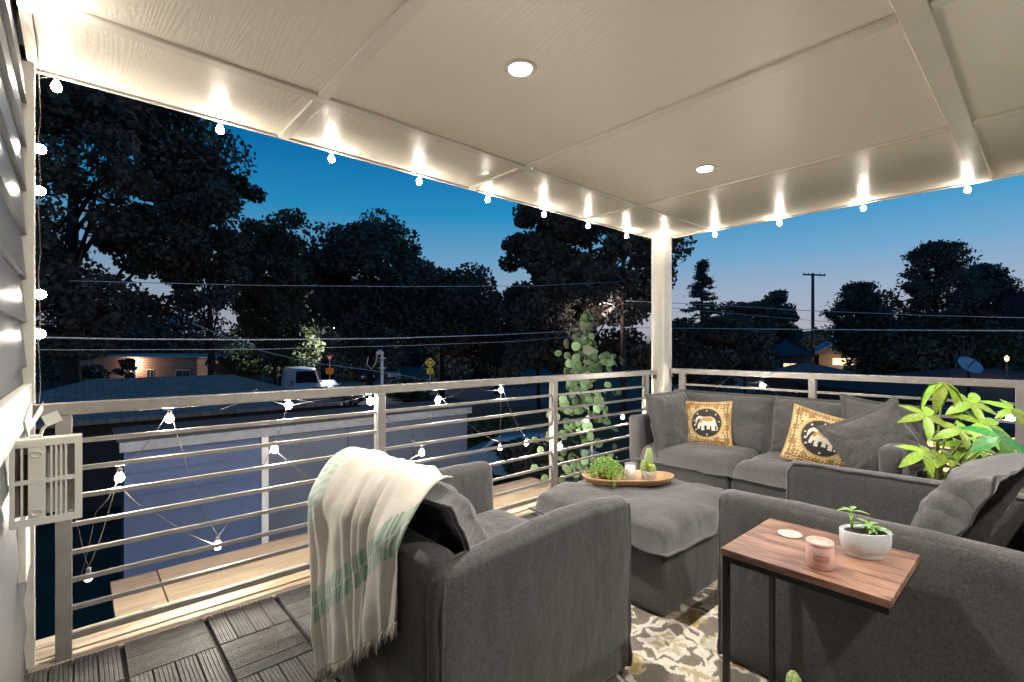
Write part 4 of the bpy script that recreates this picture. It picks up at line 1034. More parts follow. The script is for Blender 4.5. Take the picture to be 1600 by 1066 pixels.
# plank-topped wall just outside the railing
M_PLK = mat('tan_wood_plank', (.30, .225, .15), .62, rand=.2, noise_amt=.28, nscale=5, stretch=(.5, 5, 1), bump=.12, bscale=30)
px0 = 0.14; led = empty('plank_ledge', (1.8, 3.3, -.035), 'tan wooden plank ledge just outside the left railing', 'ledge')
yl = [3.09, 3.35, 3.61]; rnd = random.Random(4)
for j in range(2):
    x = px0; k = 0
    while x < 3.5:
        L_ = .22 if k == 0 else 1.45
        MB().soft((x+.003, yl[j]+.003, -.075), (min(3.5, x+L_)-.003, yl[j+1]-.003, -.035+rnd.uniform(-.002, .002)), .003, (1, 1, 1)).build('plank', M_PLK, led); x += L_; k += 1
MB().box((px0+.02, 3.11, GZ), (3.48, 3.59, -.076)).build('wall_body', mat('ledge_wall', (.05, .05, .055), .8), led)

# blue-grey neighbouring wall with lap siding
nb = empty('neighbour_outbuilding', (2.2, 5.9, GZ), 'low blue-grey sided outbuilding with white corner trim seen through the left railing', 'building')
M_BLUE = mat('blue_grey_siding', (.05, .09, .215), .6, noise_amt=.12, nscale=2, bump=.1)
M_BLUE2 = mat('grey_blue_panel', (.09, .115, .175), .6, noise_amt=.12, nscale=2, bump=.1)
yw = 5.5
MB().box((.33, yw+.03, GZ), (4.07, 6.25, .44)).build('wall_core', M_DARK, nb)
z = .38
while z > GZ:
    z0 = z-.20; mb = MB()
    mb.add([(.314, yw+.022, z), (1.43, yw+.022, z), (1.43, yw-.006, z0), (.314, yw-.006, z0), (.314, yw+.03, z), (1.43, yw+.03, z), (1.43, yw+.03, z0), (.314, yw+.03, z0)], [(0, 3, 2, 1), (4, 5, 6, 7), (0, 1, 5, 4), (3, 7, 6, 2), (0, 4, 7, 3), (1, 2, 6, 5)])
    mb.build('siding_board', M_BLUE, nb)
    z = z0-.0005
for (a, b_) in ((1.50, 2.36), (2.366, 3.22), (3.226, 4.09)):
    for (z0, z1) in ((GZ, -.9), (-.894, .38)): MB().box((a, yw+.002, z0), (b_, yw+.029, z1)).build('wall_panel', M_BLUE2, nb)
MB().box((1.432, yw-.014, GZ), (1.498, yw+.029, .38)).build('corner_trim', mat('white_paint', (.75, .75, .76), .5), nb)
MB().box((.28, yw-.06, .384), (4.13, yw+.03, .47)).build('fascia', mat('pale_blue_fascia', (.26, .28, .33), .5), nb)
MB().box((.26, yw-.05, .472), (4.15, 6.3, .50)).build('roof', mat('dark_flat_roof', (.045, .045, .05), .9), nb)
lamp_white = mat('white_paint', (.75, .75, .76), .5)

# ------------------------------------------------------------------ trees
def quads(name, C, size, m, parent=None, seed=0, aspect=.6, flatz=0):
    rg = np.random.RandomState(seed); n = len(C)
    a = rg.randn(n, 3); a /= np.linalg.norm(a, axis=1)[:, None]; b = rg.randn(n, 3)
    if flatz: a[:, 2] *= 1-flatz; b[:, 2] *= 1-flatz; a /= np.linalg.norm(a, axis=1)[:, None]
    b -= (a*b).sum(1)[:, None]*a; b /= np.linalg.norm(b, axis=1)[:, None]
    s = size*(.6+.8*rg.rand(n))[:, None]; a = a*s; b = b*s*aspect; c_ = np.cross(a, b); c_ /= np.linalg.norm(c_, axis=1)[:, None]
    # a bent, pointed leaf clump: six corners
    V = np.stack([C-a, C-a*.3+b+c_*s*.12, C+a*.45+b*.75, C+a, C+a*.4-b*.8+c_*s*.12, C-a*.35-b], 1).reshape(-1, 3)
    off = np.array((0, 0, 0.0)); p = parent
    if p is not None: off = np.array(p.location)
    V = V-off; me = bpy.data.meshes.new(name); me.vertices.add(len(V)); me.vertices.foreach_set('co', V.ravel())
    me.loops.add(n*6); me.loops.foreach_set('vertex_index', np.arange(n*6)); me.polygons.add(n); me.polygons.foreach_set('loop_start', np.arange(n)*6)
    me.update(calc_edges=True); me.materials.append(m); return link_mesh(name, me, parent)
M_FOL = [mat('foliage_dark_green', (.19, .165, .10), .8, noise_amt=.45, nscale=.8), mat('foliage_brown_green', (.23, .165, .115), .8, noise_amt=.45, nscale=.8), mat('foliage_blue_green', (.16, .15, .12), .8, noise_amt=.45, nscale=.8), mat('foliage_lit_green', (.17, .20, .08), .8, noise_amt=.5, nscale=.8)]
M_TRUNK = mat('dark_bark', (.05, .04, .032), .9, noise_amt=.3, nscale=6)
def limb_tree(root, base, top, r0, clumps, seed):
    rg = random.Random(seed); mb = MB(); base = Vector(base); top = Vector(top)
    tr_ = [base, base.lerp(top, .3)+Vector((rg.uniform(-.2, .2), rg.uniform(-.2, .2), 0)), base.lerp(top, .6), top]
    mb.tube(tr_, [r0, r0*.75, r0*.45, r0*.12], 8)
    for c in clumps:
        c = Vector(c); f = rg.uniform(.25, .65); s = base.lerp(top, f); m_ = s.lerp(c, .5)+Vector((0, 0, -.08*(c-s).length)); mb.tube([s, m_, c], [r0*.28, r0*.16, r0*.04], 5)
    return mb.build('trunk', M_TRUNK, root, True)
def tree(name, label, px, d, ytop, ybot, hw, n=9000, leaf=.16, m=0, seed=0, nclump=46, shape='round', cr=.30, group='trees around the terrace', sparse=0, gz=GZ):
    """px: axis, hw: half width in photo px, ytop/ybot: crown extent in photo px at distance d"""
    n = int(n*2.1); leaf *= .68; rg = np.random.RandomState(seed+100); base = G(px, d, gz); zt = CAMZ-(ytop-HOR)*d/F_PX; zb = CAMZ-(ybot-HOR)*d/F_PX; rw = hw*d/F_PX
    root = empty(name, base, label, 'tree', group); cz = (zt+zb)/2; hz = (zt-zb)/2
    cl = []; k = 0
    while len(cl) < nclump and k < 20000:
        k += 1; u = rg.uniform(-1, 1, 3); rr = math.hypot(u[0], u[1])
        if shape == 'round': ok = rr*rr+u[2]*u[2] < 1 and (rr*rr+u[2]*u[2] > .25 or rg.rand() < .4)
        elif shape == 'egg': w_ = 1-.55*max(0, u[2])-.0*abs(u[2]); ok = rr < w_ and rr*rr+u[2]*u[2] < 1.1
        elif shape == 'cone': ok = rr < (1-u[2])/2*.95+.04
        elif shape == 'mass': ok = rr < 1 and u[2] < .65+.5*rg.rand()*(1-rr)
        if ok: cl.append((base.x+u[0]*rw*.86, base.y+u[1]*rw*.86, cz+u[2]*hz*.90))
    cl = np.array(cl); s = rw*cr*(.6+.8*rg.rand(len(cl)))
    idx = rg.randint(0, len(cl), n); v = rg.randn(n, 3); v /= np.linalg.norm(v, axis=1)[:, None]; q = (rg.rand(n)**.45)[:, None]
    C = cl[idx]+v*q*s[idx][:, None]*np.array((1, 1, .72))
    C[:, 2] = np.maximum(C[:, 2], gz+.2)
    quads('crown', C, leaf, M_FOL[m], root, seed)
    limb_tree(root, base, (base.x, base.y, zt-.25*hz), max(.10, rw*.055), [tuple(c) for c in cl[:14]], seed)
    return root
tree('locust_tree', 'tall feathery tree at the far left, sky showing through its crown', 115, 21, -30, 575, 262, 30000, .17, 1, 1, 120, 'round', .17)
tree('locust_tree', 'feathery tree beside the tall left one, reaching under the first ceiling bulbs', 325, 23, 215, 520, 105, 10000, .15, 2, 2, 60, 'round', .20)
tree('street_tree', 'narrow upright tree with clumped crown right of the feathery trees', 432, 29, 305, 560, 68, 10000, .17, 0, 3, 52, 'egg', .30)
tree('maple_tree', 'broad dark tree with a rounded top in the middle distance', 578, 36, 322, 570, 112, 15000, .22, 2, 4, 56, 'round', .30)
tree('maple_tree', 'brownish broad tree sloping down to the right of the middle dark one', 690, 40, 395, 575, 100, 13000, .22, 1, 5, 50, 'round', .30)
tree('street_tree', 'small dark tree low beside the gap of sky left of the big tree', 775, 44, 445, 585, 62, 7000, .22, 2, 6, 36, 'round', .32)
tree('ash_tree', 'huge dark tree filling the view left of the column', 922, 30, 215, 590, 138, 27000, .20, 1, 7, 110, 'mass', .20)
tree('ash_tree', 'dark tree filling the gap just left of the huge one by the column', 842, 33, 285, 590, 58, 11000, .20, 1, 18, 60, 'mass', .26)
tree('street_tree', 'lit green tree standing over the parked white van', 440, 46, 430, 590, 75, 9000, .22, 3, 8, 40, 'mass', .3)
tree('street_tree', 'low bushy tree behind the round yellow street sign', 740, 66, 500, 600, 95, 9000, .30, 0, 9, 40, 'mass', .3)
tree('street_tree', 'low dark tree behind the brick house', 200, 62, 470, 590, 150, 10000, .30, 1, 10, 50, 'mass', .3)
tree('street_tree', 'dark tree behind the yield sign', 560, 72, 470, 585, 110, 10000, .32, 2, 11, 50, 'mass', .3)
tree('garden_tree', 'shaggy tree just right of the column, below the spruce', 1110, 32, 488, 600, 82, 11000, .18, 1, 12, 48, 'mass', .28)
tree('garden_tree', 'thin brownish garden tree between the spruce and the round tree', 1165, 38, 458, 590, 50, 6000, .18, 1, 13, 40, 'round', .3)
tree('round_tree', 'smooth rounded tree left of the T-shaped power pole', 1211, 50, 440, 600, 33, 12000, .20, 2, 14, 90, 'round', .34)
tree('garden_tree', 'dark mass of trees along the far right under the pine', 1440, 33, 500, 610, 125, 15000, .20, 0, 15, 60, 'mass', .28)
tree('garden_tree', 'dark tree at the right frame edge beside the tall pine', 1575, 36, 455, 600, 60, 7000, .20, 2, 16, 40, 'round', .3)
tree('garden_tree', 'low dark tree behind the tan gabled house', 1290, 75, 520, 590, 60, 6000, .32, 0, 17, 40, 'mass', .3)
tree('shrub', 'small dark leafy shrub silhouetted against the lit brick wall', 196, 39, 556, 600, 14, 420, .22, 2, 71, 12, 'round', .4, 'shrubs below the terrace')
tree('shrub', 'thin dark branchy shrub at the left corner of the brick house', 140, 36, 572, 600, 22, 500, .22, 2, 72, 12, 'round', .4, 'shrubs below the terrace')
# conifers
def conifer(name, label, px, d, ytop, ybot, hw, seed, pine=False, lean=0, m=2):
    rg = random.Random(seed); base = G(px, d, GZ); zt = CAMZ-(ytop-HOR)*d/F_PX; zb = CAMZ-(ybot-HOR)*d/F_PX; rw = hw*d/F_PX
    root = empty(name, base, label, 'tree', 'conifers on the skyline'); mb = MB(); mb.tube([base, (base.x, base.y, zt)], [.28, .04], 7); P_ = []
    z = zb
    while z < zt-.15:
        f = (z-zb)/(zt-zb); L_ = rw*(1-f)**(.9 if not pine else .55)*rg.uniform(.6, 1.15)+.15
        zq = z
        for k in range(6 if not pine else 8):
            z = zq if pine else zq+rg.uniform(-.5, .5)*(zt-zb)/22
            a = rg.uniform(0, 2*PI); L2 = L_*rg.uniform(.55, 1.1); up = (-.18 if not pine else .42)
            pts = [Vector((base.x, base.y, z)), Vector((base.x+L2*.6*math.cos(a), base.y+L2*.6*math.sin(a), z+L2*up*.5)), Vector((base.x+L2*math.cos(a), base.y+L2*math.sin(a), z+L2*up+(.12*L2 if not pine else .25*L2)))]
            mb.tube(pts, [.05, .035, .012], 4)
            for j in range(int(75 if not pine else 150)):
                s = rg.random()**(.6 if not pine else .38); p = pts[0].lerp(pts[1], s*2) if s < .5 else pts[1].lerp(pts[2], s*2-1); w = (.16 if not pine else .19)*(.7+s*.5)
                P_.append((p.x+rg.gauss(0, w), p.y+rg.gauss(0, w), p.z+rg.gauss(0, w*.45)))
        z = zq + (zt-zb)/(26 if not pine else 15)*rg.uniform(.8, 1.2)
    mb.build('trunk', M_TRUNK, root, True); quads('crown', np.array(P_), .11 if not pine else .12, M_FOL[m], root, seed, .4)
    return root
conifer('spruce_tree', 'pointed spruce just right of the column', 1097, 45, 404, 560, 50, 31)
conifer('pine_tree', 'tallest shaggy pine with upswept branches on the right skyline', 1462, 30, 385, 580, 88, 32, True)
conifer('pine_tree', 'second pine top leaning right of the tallest one', 1540, 32, 418, 560, 62, 33, True)
conifer('pine_tree', 'small pine right of the T-shaped power pole', 1345, 34, 446, 560, 48, 34, True)
# bare tree
bt = empty('bare_tree', G(1520, 21), 'pale leafless tree in front of the pines on the right', 'tree'); rg = random.Random(77); mb = MB()
def branch(p, dirv, L_, r, depth):
    q = p+dirv*L_; mb.tube([p, p.lerp(q, .5)+Vector((rg.gauss(0, .04), rg.gauss(0, .04), 0))*L_, q], [r, r*.8, r*.55], 5)
    if depth:
        for k in range(3 if depth > 1 else 2):
            v = (dirv+Vector((rg.gauss(0, .42), rg.gauss(0, .42), rg.uniform(.1, .5)))).normalized(); branch(p.lerp(q, rg.uniform(.45, 1)), v, L_*rg.uniform(.6, .85), r*.55, depth-1)
branch(bt.location.copy(), Vector((0, 0, 1)), 1.9, .07, 5)
mb.build('branches', mat('pale_dead_wood', (.24, .22, .20), .85), bt, True)
# far dark tree line closes the horizon
rgn = np.random.RandomState(50); n = 26000; pxs = rgn.uniform(-500, 2100, n); ds = rgn.uniform(110, 150, n)
hgt = 3+2.4*np.sin(pxs*.011)+1.6*np.sin(pxs*.037+1)+1.0*np.sin(pxs*.09); zz = GZ+rgn.rand(n)**.8*(hgt+3.2)
rr = (pxs-800)/F_PX*ds; C = np.stack([ds*FX+rr*FY, ds*FY-rr*FX, zz], 1)
o = quads('far_treeline', C, 1.0, M_FOL[2], None, 51, .7); tag(o, kind='stuff', label='dark line of distant trees along the horizon')
# shrubs on the near lots (countable, one by one)
for k, (px, d, yt, hw, lab) in enumerate(((640, 40, 592, 34, 'low shrub beside the road under the yellow sign'), (770, 20, 640, 45, 'leafy shrub below the young aspen, left side'), (845, 14, 690, 60, 'dark shrub at the foot of the young aspen'), (1240, 24, 604, 60, 'dark hedge shrub behind the right railing'), (1430, 22, 610, 90, 'wide dark shrub behind the right railing'))):
    tree('shrub', lab, px, d, yt, min(1000, HOR+4.2*F_PX/d), hw, 3500, .10 if d < 30 else .16, 3 if k in (0, 1) else 0, 60+k, 26, 'mass', .34, 'shrubs below the terrace')
    
# ------------------------------------------------------------------ houses
def house(name, label, c, rz, w, l, hwall, hroof, mwall, mroof, hip=False, ov=.4, wins=(), group='houses around', z0=GZ):
    """gable ridge along local x; wins: (side, pos, z, w, h, lit)"""
    r = empty(name, (c[0], c[1], z0), label, 'house', group, rz)
    MB().box((-l/2, -w/2, 0), (l/2, w/2, hwall)).build('wall', mwall, r, world=False)
    rf = MB(); L2, W2 = l/2+ov, w/2+ov; rx = L2-(W2*.9 if hip else 0); zt = hwall+hroof; t_ = .12
    P_ = [(-L2, -W2, hwall), (L2, -W2, hwall), (L2, W2, hwall), (-L2, W2, hwall), (-rx, 0, zt), (rx, 0, zt)]
    rf.add(P_+[(x, y, z+t_) for x, y, z in P_], [(6, 7, 11, 10), (8, 9, 10, 11), (7, 8, 11), (9, 6, 10), (0, 4, 5, 1), (2, 5, 4, 3), (1, 5, 2), (3, 4, 0), (0, 1, 7, 6), (1, 2, 8, 7), (2, 3, 9, 8), (3, 0, 6, 9)])
    rf.build('roof', mroof, r, world=False)
    if not hip:
        for s_ in (-1, 1): MB().prism([(s_*(l/2+.004), -w/2, hwall), (s_*(l/2+.004), w/2, hwall), (s_*(l/2+.004), 0, zt-.06)], (-s_*.12, 0, 0)).build('gable', mwall, r, world=False)
    for (sd, pos, z, ww, wh, lit) in wins:
        if sd in (-2, 2): a, b_ = (pos-ww/2, sd/2*(w/2+.03), z), (pos+ww/2, sd/2*(w/2-.03), z+wh)
        else: a, b_ = (sd*(l/2+.03), pos-ww/2, z), (sd*(l/2-.03), pos+ww/2, z+wh)
        lo = [min(a[i], b_[i]) for i in range(3)]; hi = [max(a[i], b_[i]) for i in range(3)]
        f_ = MB().box(lo, hi).build('window', mat('white_window_frame', (.72, .70, .66), .5), r, world=False)
        if sd in (-2, 2): e = .015*sd/2; q = MB()
        for sx_ in (0, 1):
            if sd in (-2, 2):
                x0q = lo[0]+.06+sx_*(ww/2-.03); y_ = hi[1]+.004 if sd > 0 else lo[1]-.004
                MB().box((x0q, min(y_, y_-e), lo[2]+.07), (x0q+ww/2-.09, max(y_, y_-e), hi[2]-.07)).build('pane', mat('lit_window_pane' if lit else 'dark_window_pane', (.9, .7, .4) if lit else (.03, .035, .045), .2, emit=1.6 if lit else 0, ecol=(1, .6, .28)), f_, world=False)
            else:
                y0q = lo[1]+.06+sx_*(ww/2-.03); x_ = hi[0]+.004 if sd > 0 else lo[0]-.004
                MB().box((x_-.01, y0q, lo[2]+.07), (x_+.01, y0q+ww/2-.09, hi[2]-.07)).build('pane', mat('lit_window_pane' if lit else 'dark_window_pane', (.9, .7, .4), .2), f_, world=False)
    return r
def shingle():
    m = bpy.data.materials.new('asphalt_shingle'); m.use_nodes = True; t = m.node_tree; b = t.nodes['Principled BSDF']; L = t.links.new
    tcn = N(t, 'ShaderNodeTexCoord'); br = N(t, 'ShaderNodeTexBrick'); br.inputs['Scale'].default_value = 1; br.inputs['Brick Width'].default_value = .30; br.inputs['Row Height'].default_value = .11; br.inputs['Mortar Size'].default_value = .006
    br.inputs['Color1'].default_value = (.38, .22, .17, 1); br.inputs['Color2'].default_value = (.50, .31, .24, 1); br.inputs['Mortar'].default_value = (.02, .018, .018, 1)
    L(tcn.outputs['Object'], br.inputs['Vector']); L(br.outputs[0], b.inputs['Base Color']); b.inputs['Roughness'].default_value = .9; return m
M_SHIN = shingle()
def brick():
    m = bpy.data.materials.new('red_brick'); m.use_nodes = True; t = m.node_tree; b = t.nodes['Principled BSDF']; L = t.links.new
    tcn = N(t, 'ShaderNodeTexCoord'); mp = N(t, 'ShaderNodeMapping'); mp.inputs['Rotation'].default_value = (R(90), 0, 0); br = N(t, 'ShaderNodeTexBrick'); br.inputs['Scale'].default_value = 1; br.inputs['Brick Width'].default_value = .4; br.inputs['Row Height'].default_value = .16; br.inputs['Mortar Size'].default_value = .02
    br.inputs['Color1'].default_value = (.36, .15, .085, 1); br.inputs['Color2'].default_value = (.24, .095, .055, 1); br.inputs['Mortar'].default_value = (.42, .35, .29, 1)
    L(tcn.outputs['Object'], mp.inputs[0]); L(mp.outputs[0], br.inputs['Vector']); L(br.outputs[0], b.inputs['Base Color']); b.inputs['Roughness'].default_value = .9; return m
M_BRICK = brick()
M_DROOF = mat('dark_roof', (.06, .055, .06), .9, nscale=1)
# the hip-roofed garage
house('shingled_garage', 'dark brown garage with shingled hip roof beyond the blue-grey outbuilding', (2.25, 19.6), 0, 5.2, 8.4, 2.3, .92, mat('brown_siding', (.075, .045, .035), .8, nscale=2), M_SHIN, True)
# brick house lit by a porch lamp
bc = (G(122, 46)+G(308, 42))/2; rzb = math.atan2((G(308, 42)-G(122, 46)).y, (G(308, 42)-G(122, 46)).x); lb_ = (G(308, 42)-G(122, 46)).length
nrm = Vector((math.cos(rzb+PI/2), math.sin(rzb+PI/2), 0)); cc = bc+nrm*3.5
bh = house('brick_house', 'red brick house lit warm by its porch lamp, at the far left', (cc.x, cc.y), rzb, 7, lb_, 3.35, .25, M_BRICK, mat('pale_eave', (.3, .24, .22), .8), True, .25,
      [(-2, -lb_*.41, 1.1, 1.4, 1.25, False), (-2, -lb_*.03, 1.1, 1.3, 1.25, False), (-2, lb_*.13, 1.1, .9, 1.25, False), (-2, lb_*.39, 1.1, 1.6, 1.25, False)])
def point_lamp(name, loc, watts, col, label, rad=.12, parent=None):
    e = empty(name, loc, label, 'lamp')
    MB().lathe([(.0001, -rad), (rad*.9, -rad*.3), (rad*.8, rad*.5), (.0001, rad)], loc, 12).build('globe', mat('lamp_glow_'+name, col, .3, emit=6, ecol=col), e, True)
    MB().lathe([(rad*1.05, rad*.5), (rad*.5, rad*1.2), (.0001, rad*1.5)], loc, 12).build('cap', M_BLACKM, e, True)
    l = bpy.data.lights.new(name, 'POINT'); l.energy = watts; l.color = col; l.shadow_soft_size = rad*1.1
    lo = bpy.data.objects.new(name+'_light', l); COL.objects.link(lo); lo.parent = e; lo.location = (0, 0, -rad*1.6); return e
lp = bc-nrm*.9; lp.z = .05
point_lamp('porch_lamp', lp+Vector((.4, 0, .0)), 330, (1, .68, .46), 'glowing porch lamp on the wall of the red brick house')
# tower-like balcony among the trees
tw_ = G(486, 66); tz = CAMZ-(442-HOR)*66/F_PX; th = 30*66/F_PX
tower = empty('upper_storey', (tw_.x, tw_.y, GZ), 'pale upper storey of a building with lit windows among the trees', 'building')
MB().box((-.95, -.95, 0), (.95, .95, tz-GZ+th)).build('wall', mat('beige_stucco', (.34, .26, .20), .8), tower, world=False)
MB().box((-1.3, -1.3, tz-GZ+th), (1.3, 1.3, tz-GZ+th+.25)).build('roof', mat('beige_trim', (.5, .42, .34), .7), tower, world=False)
for x in (-.55, .05): MB().box((x, -.975, tz-GZ+th-.95), (x+.42, -.951, tz-GZ+th-.35)).build('window', mat('lit_window_pane', (.9, .7, .4), .2, emit=1.6, ecol=(1, .6, .28)), tower, world=False)
# right-hand houses
M_TAN = mat('tan_stucco', (.42, .31, .21), .8, nscale=1); M_GREYR = mat('grey_roof', (.12, .10, .09), .9, nscale=1)
hc_ = G(1312, 46); rzq = math.atan2(-hc_.y, -hc_.x)
house('bungalow', 'tan bungalow whose lit gable shows right of the T-shaped power pole', (hc_.x, hc_.y), rzq+.15, 4.2, 7, 3.7, 1.5, M_TAN, mat('pale_roof_edge', (.42, .40, .40), .8), False, .35, [(1, -.3, 2.7, 1.6, .7, True)])
house('dark_roofed_house', 'low house with a dark grey roof left of the tan gable', tuple(G(1228, 47))[:2], rzq+PI/2, 6, 4.6, 3.5, 1.5, mat('dim_wall', (.12, .11, .11), .8), M_GREYR, True, .3, [(-2, .6, 2.3, 1.2, .6, True)])
house('shed', 'small pale shed left of the dark roofed house', tuple(G(1178, 40))[:2], rzq+.3, 1.5, 2.6, 3.3, .6, mat('pale_wall', (.4, .4, .42), .8), M_GREYR, False, .15)
house('flat_garage', 'dull red-brown roofed garage just above the right rail', tuple(G(1262, 27))[:2], rzq+PI/2, 4.5, 3.8, 2.75, .65, mat('brown_wall', (.10, .06, .05), .8), mat('red_brown_roof', (.36, .17, .12), .85, nscale=2), True, .3)
house('brick_annexe', 'small building with a lit reddish wall seen between the bars at the right', tuple(G(1580, 12))[:2], R(-42), 3, 3.4, 2.5, .3, mat('rosy_brick_wall', (.30, .16, .11), .8), M_DROOF, True, .4, [(-1, .2, 1.2, 1.0, .8, True)])
db = G(1635, 30); dbk = empty('dark_building', (db.x, db.y, GZ), 'tall dark building cut off by the right edge of the picture', 'building')
zt = CAMZ+(543-461)*30/F_PX
MB().box((-1.9, -1.9, 0), (1.9, 1.9, zt-GZ)).build('wall', mat('navy_wall', (.022, .026, .045), .7), dbk, world=False)
MB().box((-1.95, -1.95, zt-GZ), (1.95, 1.95, zt-GZ+.08)).build('parapet', M_DARK, dbk, world=False)
MB().box((-1.93, -1.4, .9), (-1.905, -.2, 2.8)).build('window', mat('dusky_pane', (.05, .06, .09), .15), dbk, world=False)

# satellite dish on a dark roof
lowr = house('low_roof_house', 'dark low roof carrying the satellite dish behind the right railing', tuple(G(1520, 19))[:2], R(-42), 8, 9, 2.55, .8, mat('dark_wall', (.05, .045, .045), .85), mat('black_roof', (.035, .026, .022), .9), True, .3)
dp = W3(1513, 573, 15.5); dish = empty('satellite_dish', (dp.x, dp.y, dp.z-.5), 'round grey satellite dish standing above the dark roof at the right', 'satellite dish')
ds_ = MB(); prof = [(.0001, 0), (.10, .008), (.20, .032), (.30, .072), (.34, .095), (.345, .092), (.30, .062), (.20, .02), (.10, -.006), (.0001, -.012)]
ds_.lathe(prof, (0, 0, 0), 30); q = Matrix.Rotation(R(-60), 3, Vector((FY, -FX, 0))) @ Matrix.Identity(3)
q = Matrix.Rotation(R(48), 3, Vector((FY, -FX, 0)))
ds_.v = [tuple(q @ Vector(v)+dp) for v in ds_.v]; ds_.build('reflector', mat('grey_dish', (.6, .6, .64), .5), dish, True)
MB().tube([dp+Vector((0, 0, -.02)), dp+Vector((0, 0, -.9))], .03, 8).build('mast', M_BLACKM, dish, True)
MB().tube([dp+Vector((0, 0, -.01)), dp+q @ Vector((0, 0, .30))], .014, 6).build('feed_arm', M_BLACKM, dish, True)

# ------------------------------------------------------------------ poles, lamps, cables
M_POLE = mat('brown_utility_pole', (.19, .085, .055), .85, noise_amt=.3, nscale=5, stretch=(6, 6, .4)); M_POLE2 = mat('grey_utility_pole', (.10, .09, .085), .85)
def pole(px, d, ytop, m, label, arm=None):
    b = G(px, d); zt = CAMZ-(ytop-HOR)*d/F_PX; e = empty('utility_pole', b, label, 'pole', 'utility poles')
    MB().tube([b, (b.x, b.y, zt)], [.17, .12], 12).build('shaft', m, e, True)
    if arm:
        w, dz, a = arm; dx, dy = math.cos(a), math.sin(a); z = zt-dz
        A = Vector((b.x-dx*w, b.y-dy*w, z)); B = Vector((b.x+dx*w, b.y+dy*w, z)); nrm = Vector((-dy, dx, 0))*.06; off = Vector((-dy, dx, 0))*(-.17)
        MB().prism([A-nrm+off, B-nrm+off, B+nrm+off, A+nrm+off], (0, 0, .13)).build('crossarm', m, e)
        for s_ in (-.92, -.5, .5, .92):
            p = b+Vector((dx*w*s_, dy*w*s_, z-b.z+.13))+off; MB().lathe([(.03, 0), (.045, .04), (.03, .07), (.05, .10), (.0001, .14)], p, 8).build('insulator', M_CABLE, e, True)
    return e
pole(974, 26, 392, M_POLE, 'reddish brown wooden utility pole rising just left of the column', (1.15, .35, R(-44)))
pole(1270, 44, 427, M_POLE2, 'T-shaped grey power pole on the right skyline', (1.18, .25, R(-30)))
pole(1355, 62, 498, M_POLE2, 'short distant pole holding the small lit street lamp on the right')
def street_lamp(px, py, d, arm_px, arm_py, label, watts):
    p = W3(px, py, d); a = W3(arm_px, arm_py, d); e = empty('street_lamp', a, label, 'street lamp', 'street lamps on poles')
    MB().tube([a, a.lerp(p, .45)+Vector((0, 0, .22)), p+Vector((0, 0, .06))], [.04, .035, .03], 7).build('arm', M_CABLE, e, True)
    MB().soft((p.x-.26, p.y-.12, p.z-.04), (p.x+.26, p.y+.12, p.z+.07), .04, (2, 2, 1)).build('lamp_head', M_CABLE, e, True)
    MB().soft((p.x-.17, p.y-.08, p.z-.075), (p.x+.17, p.y+.08, p.z-.042), .012, (1, 1, 1)).build('lens', mat('street_lamp_lens', (.9, .95, 1), .3, emit=9, ecol=(.85, .93, 1)), e, True)
    l = bpy.data.lights.new('street_lamp', 'POINT'); l.energy = watts; l.color = (.86, .92, 1); l.shadow_soft_size = .15
    lo = bpy.data.objects.new('street_lamp_light', l); COL.objects.link(lo); lo.parent = e; lo.location = p+Vector((0, 0, -.25))-a
street_lamp(938, 473, 26, 972, 489, 'street lamp on a curved arm beside the reddish utility pole', 90)
street_lamp(1346, 501, 62, 1374, 506, 'small distant street lamp right of the T-shaped pole', 500)
street_lamp(524, 512, 44, 540, 516, 'street lamp added among the trees above the white van to light the road', 1900)  # added to throw light on the road and the van
def cable(label, pts, r, m=None):
    P_ = [W3(*p) for p in pts]; out_ = []
    for i in range(len(P_)-1):
        for k in range(6): out_.append(P_[i].lerp(P_[i+1], k/6))
    out_.append(P_[-1]); o = MB().tube(out_, r, 6).build('utility_cable', m or M_CABLE, None, True); tag(o, label, 'cable', 'overhead cables')
cable('thick pale cable crossing low behind the left railing to the brown pole', [(-40, 526, 5.2), (45, 527, 5.6), (200, 530, 6.2), (400, 531, 7.2), (600, 529, 8.6), (760, 524, 11), (890, 518, 16), (974, 512, 26)], .011)
cable('thinner pale cable just below the thick one', [(-40, 545, 5.6), (100, 547, 6), (400, 546, 7.5), (640, 540, 9.5), (800, 534, 12), (900, 526, 17), (974, 516, 26)], .005)
cable('thin cable crossing the dark trees above the thick one', [(110, 439, 9), (400, 446, 10.5), (640, 448, 12), (830, 447, 15), (974, 440, 26)], .008)
cable('pale cable running level across the view right of the column', [(974, 512, 24), (1053, 513, 17), (1200, 514.5, 12), (1400, 516, 9), (1700, 517.5, 6.5)], .013)
cable('thin cable sloping gently above the level one on the right', [(974, 470, 26), (1100, 476, 22), (1270, 486, 20), (1450, 493, 18), (1700, 499, 16)], .014)
cable('thin cable sagging down to the right through the T-shaped pole', [(974, 474, 27), (1100, 486, 30), (1270, 501, 40), (1400, 511, 34), (1700, 525, 26)], .016)
cable('fine cable slanting down in front of the parked van', [(300, 505, 14), (400, 546, 15), (480, 566, 16), (560, 576, 17), (650, 590, 19)], .012)
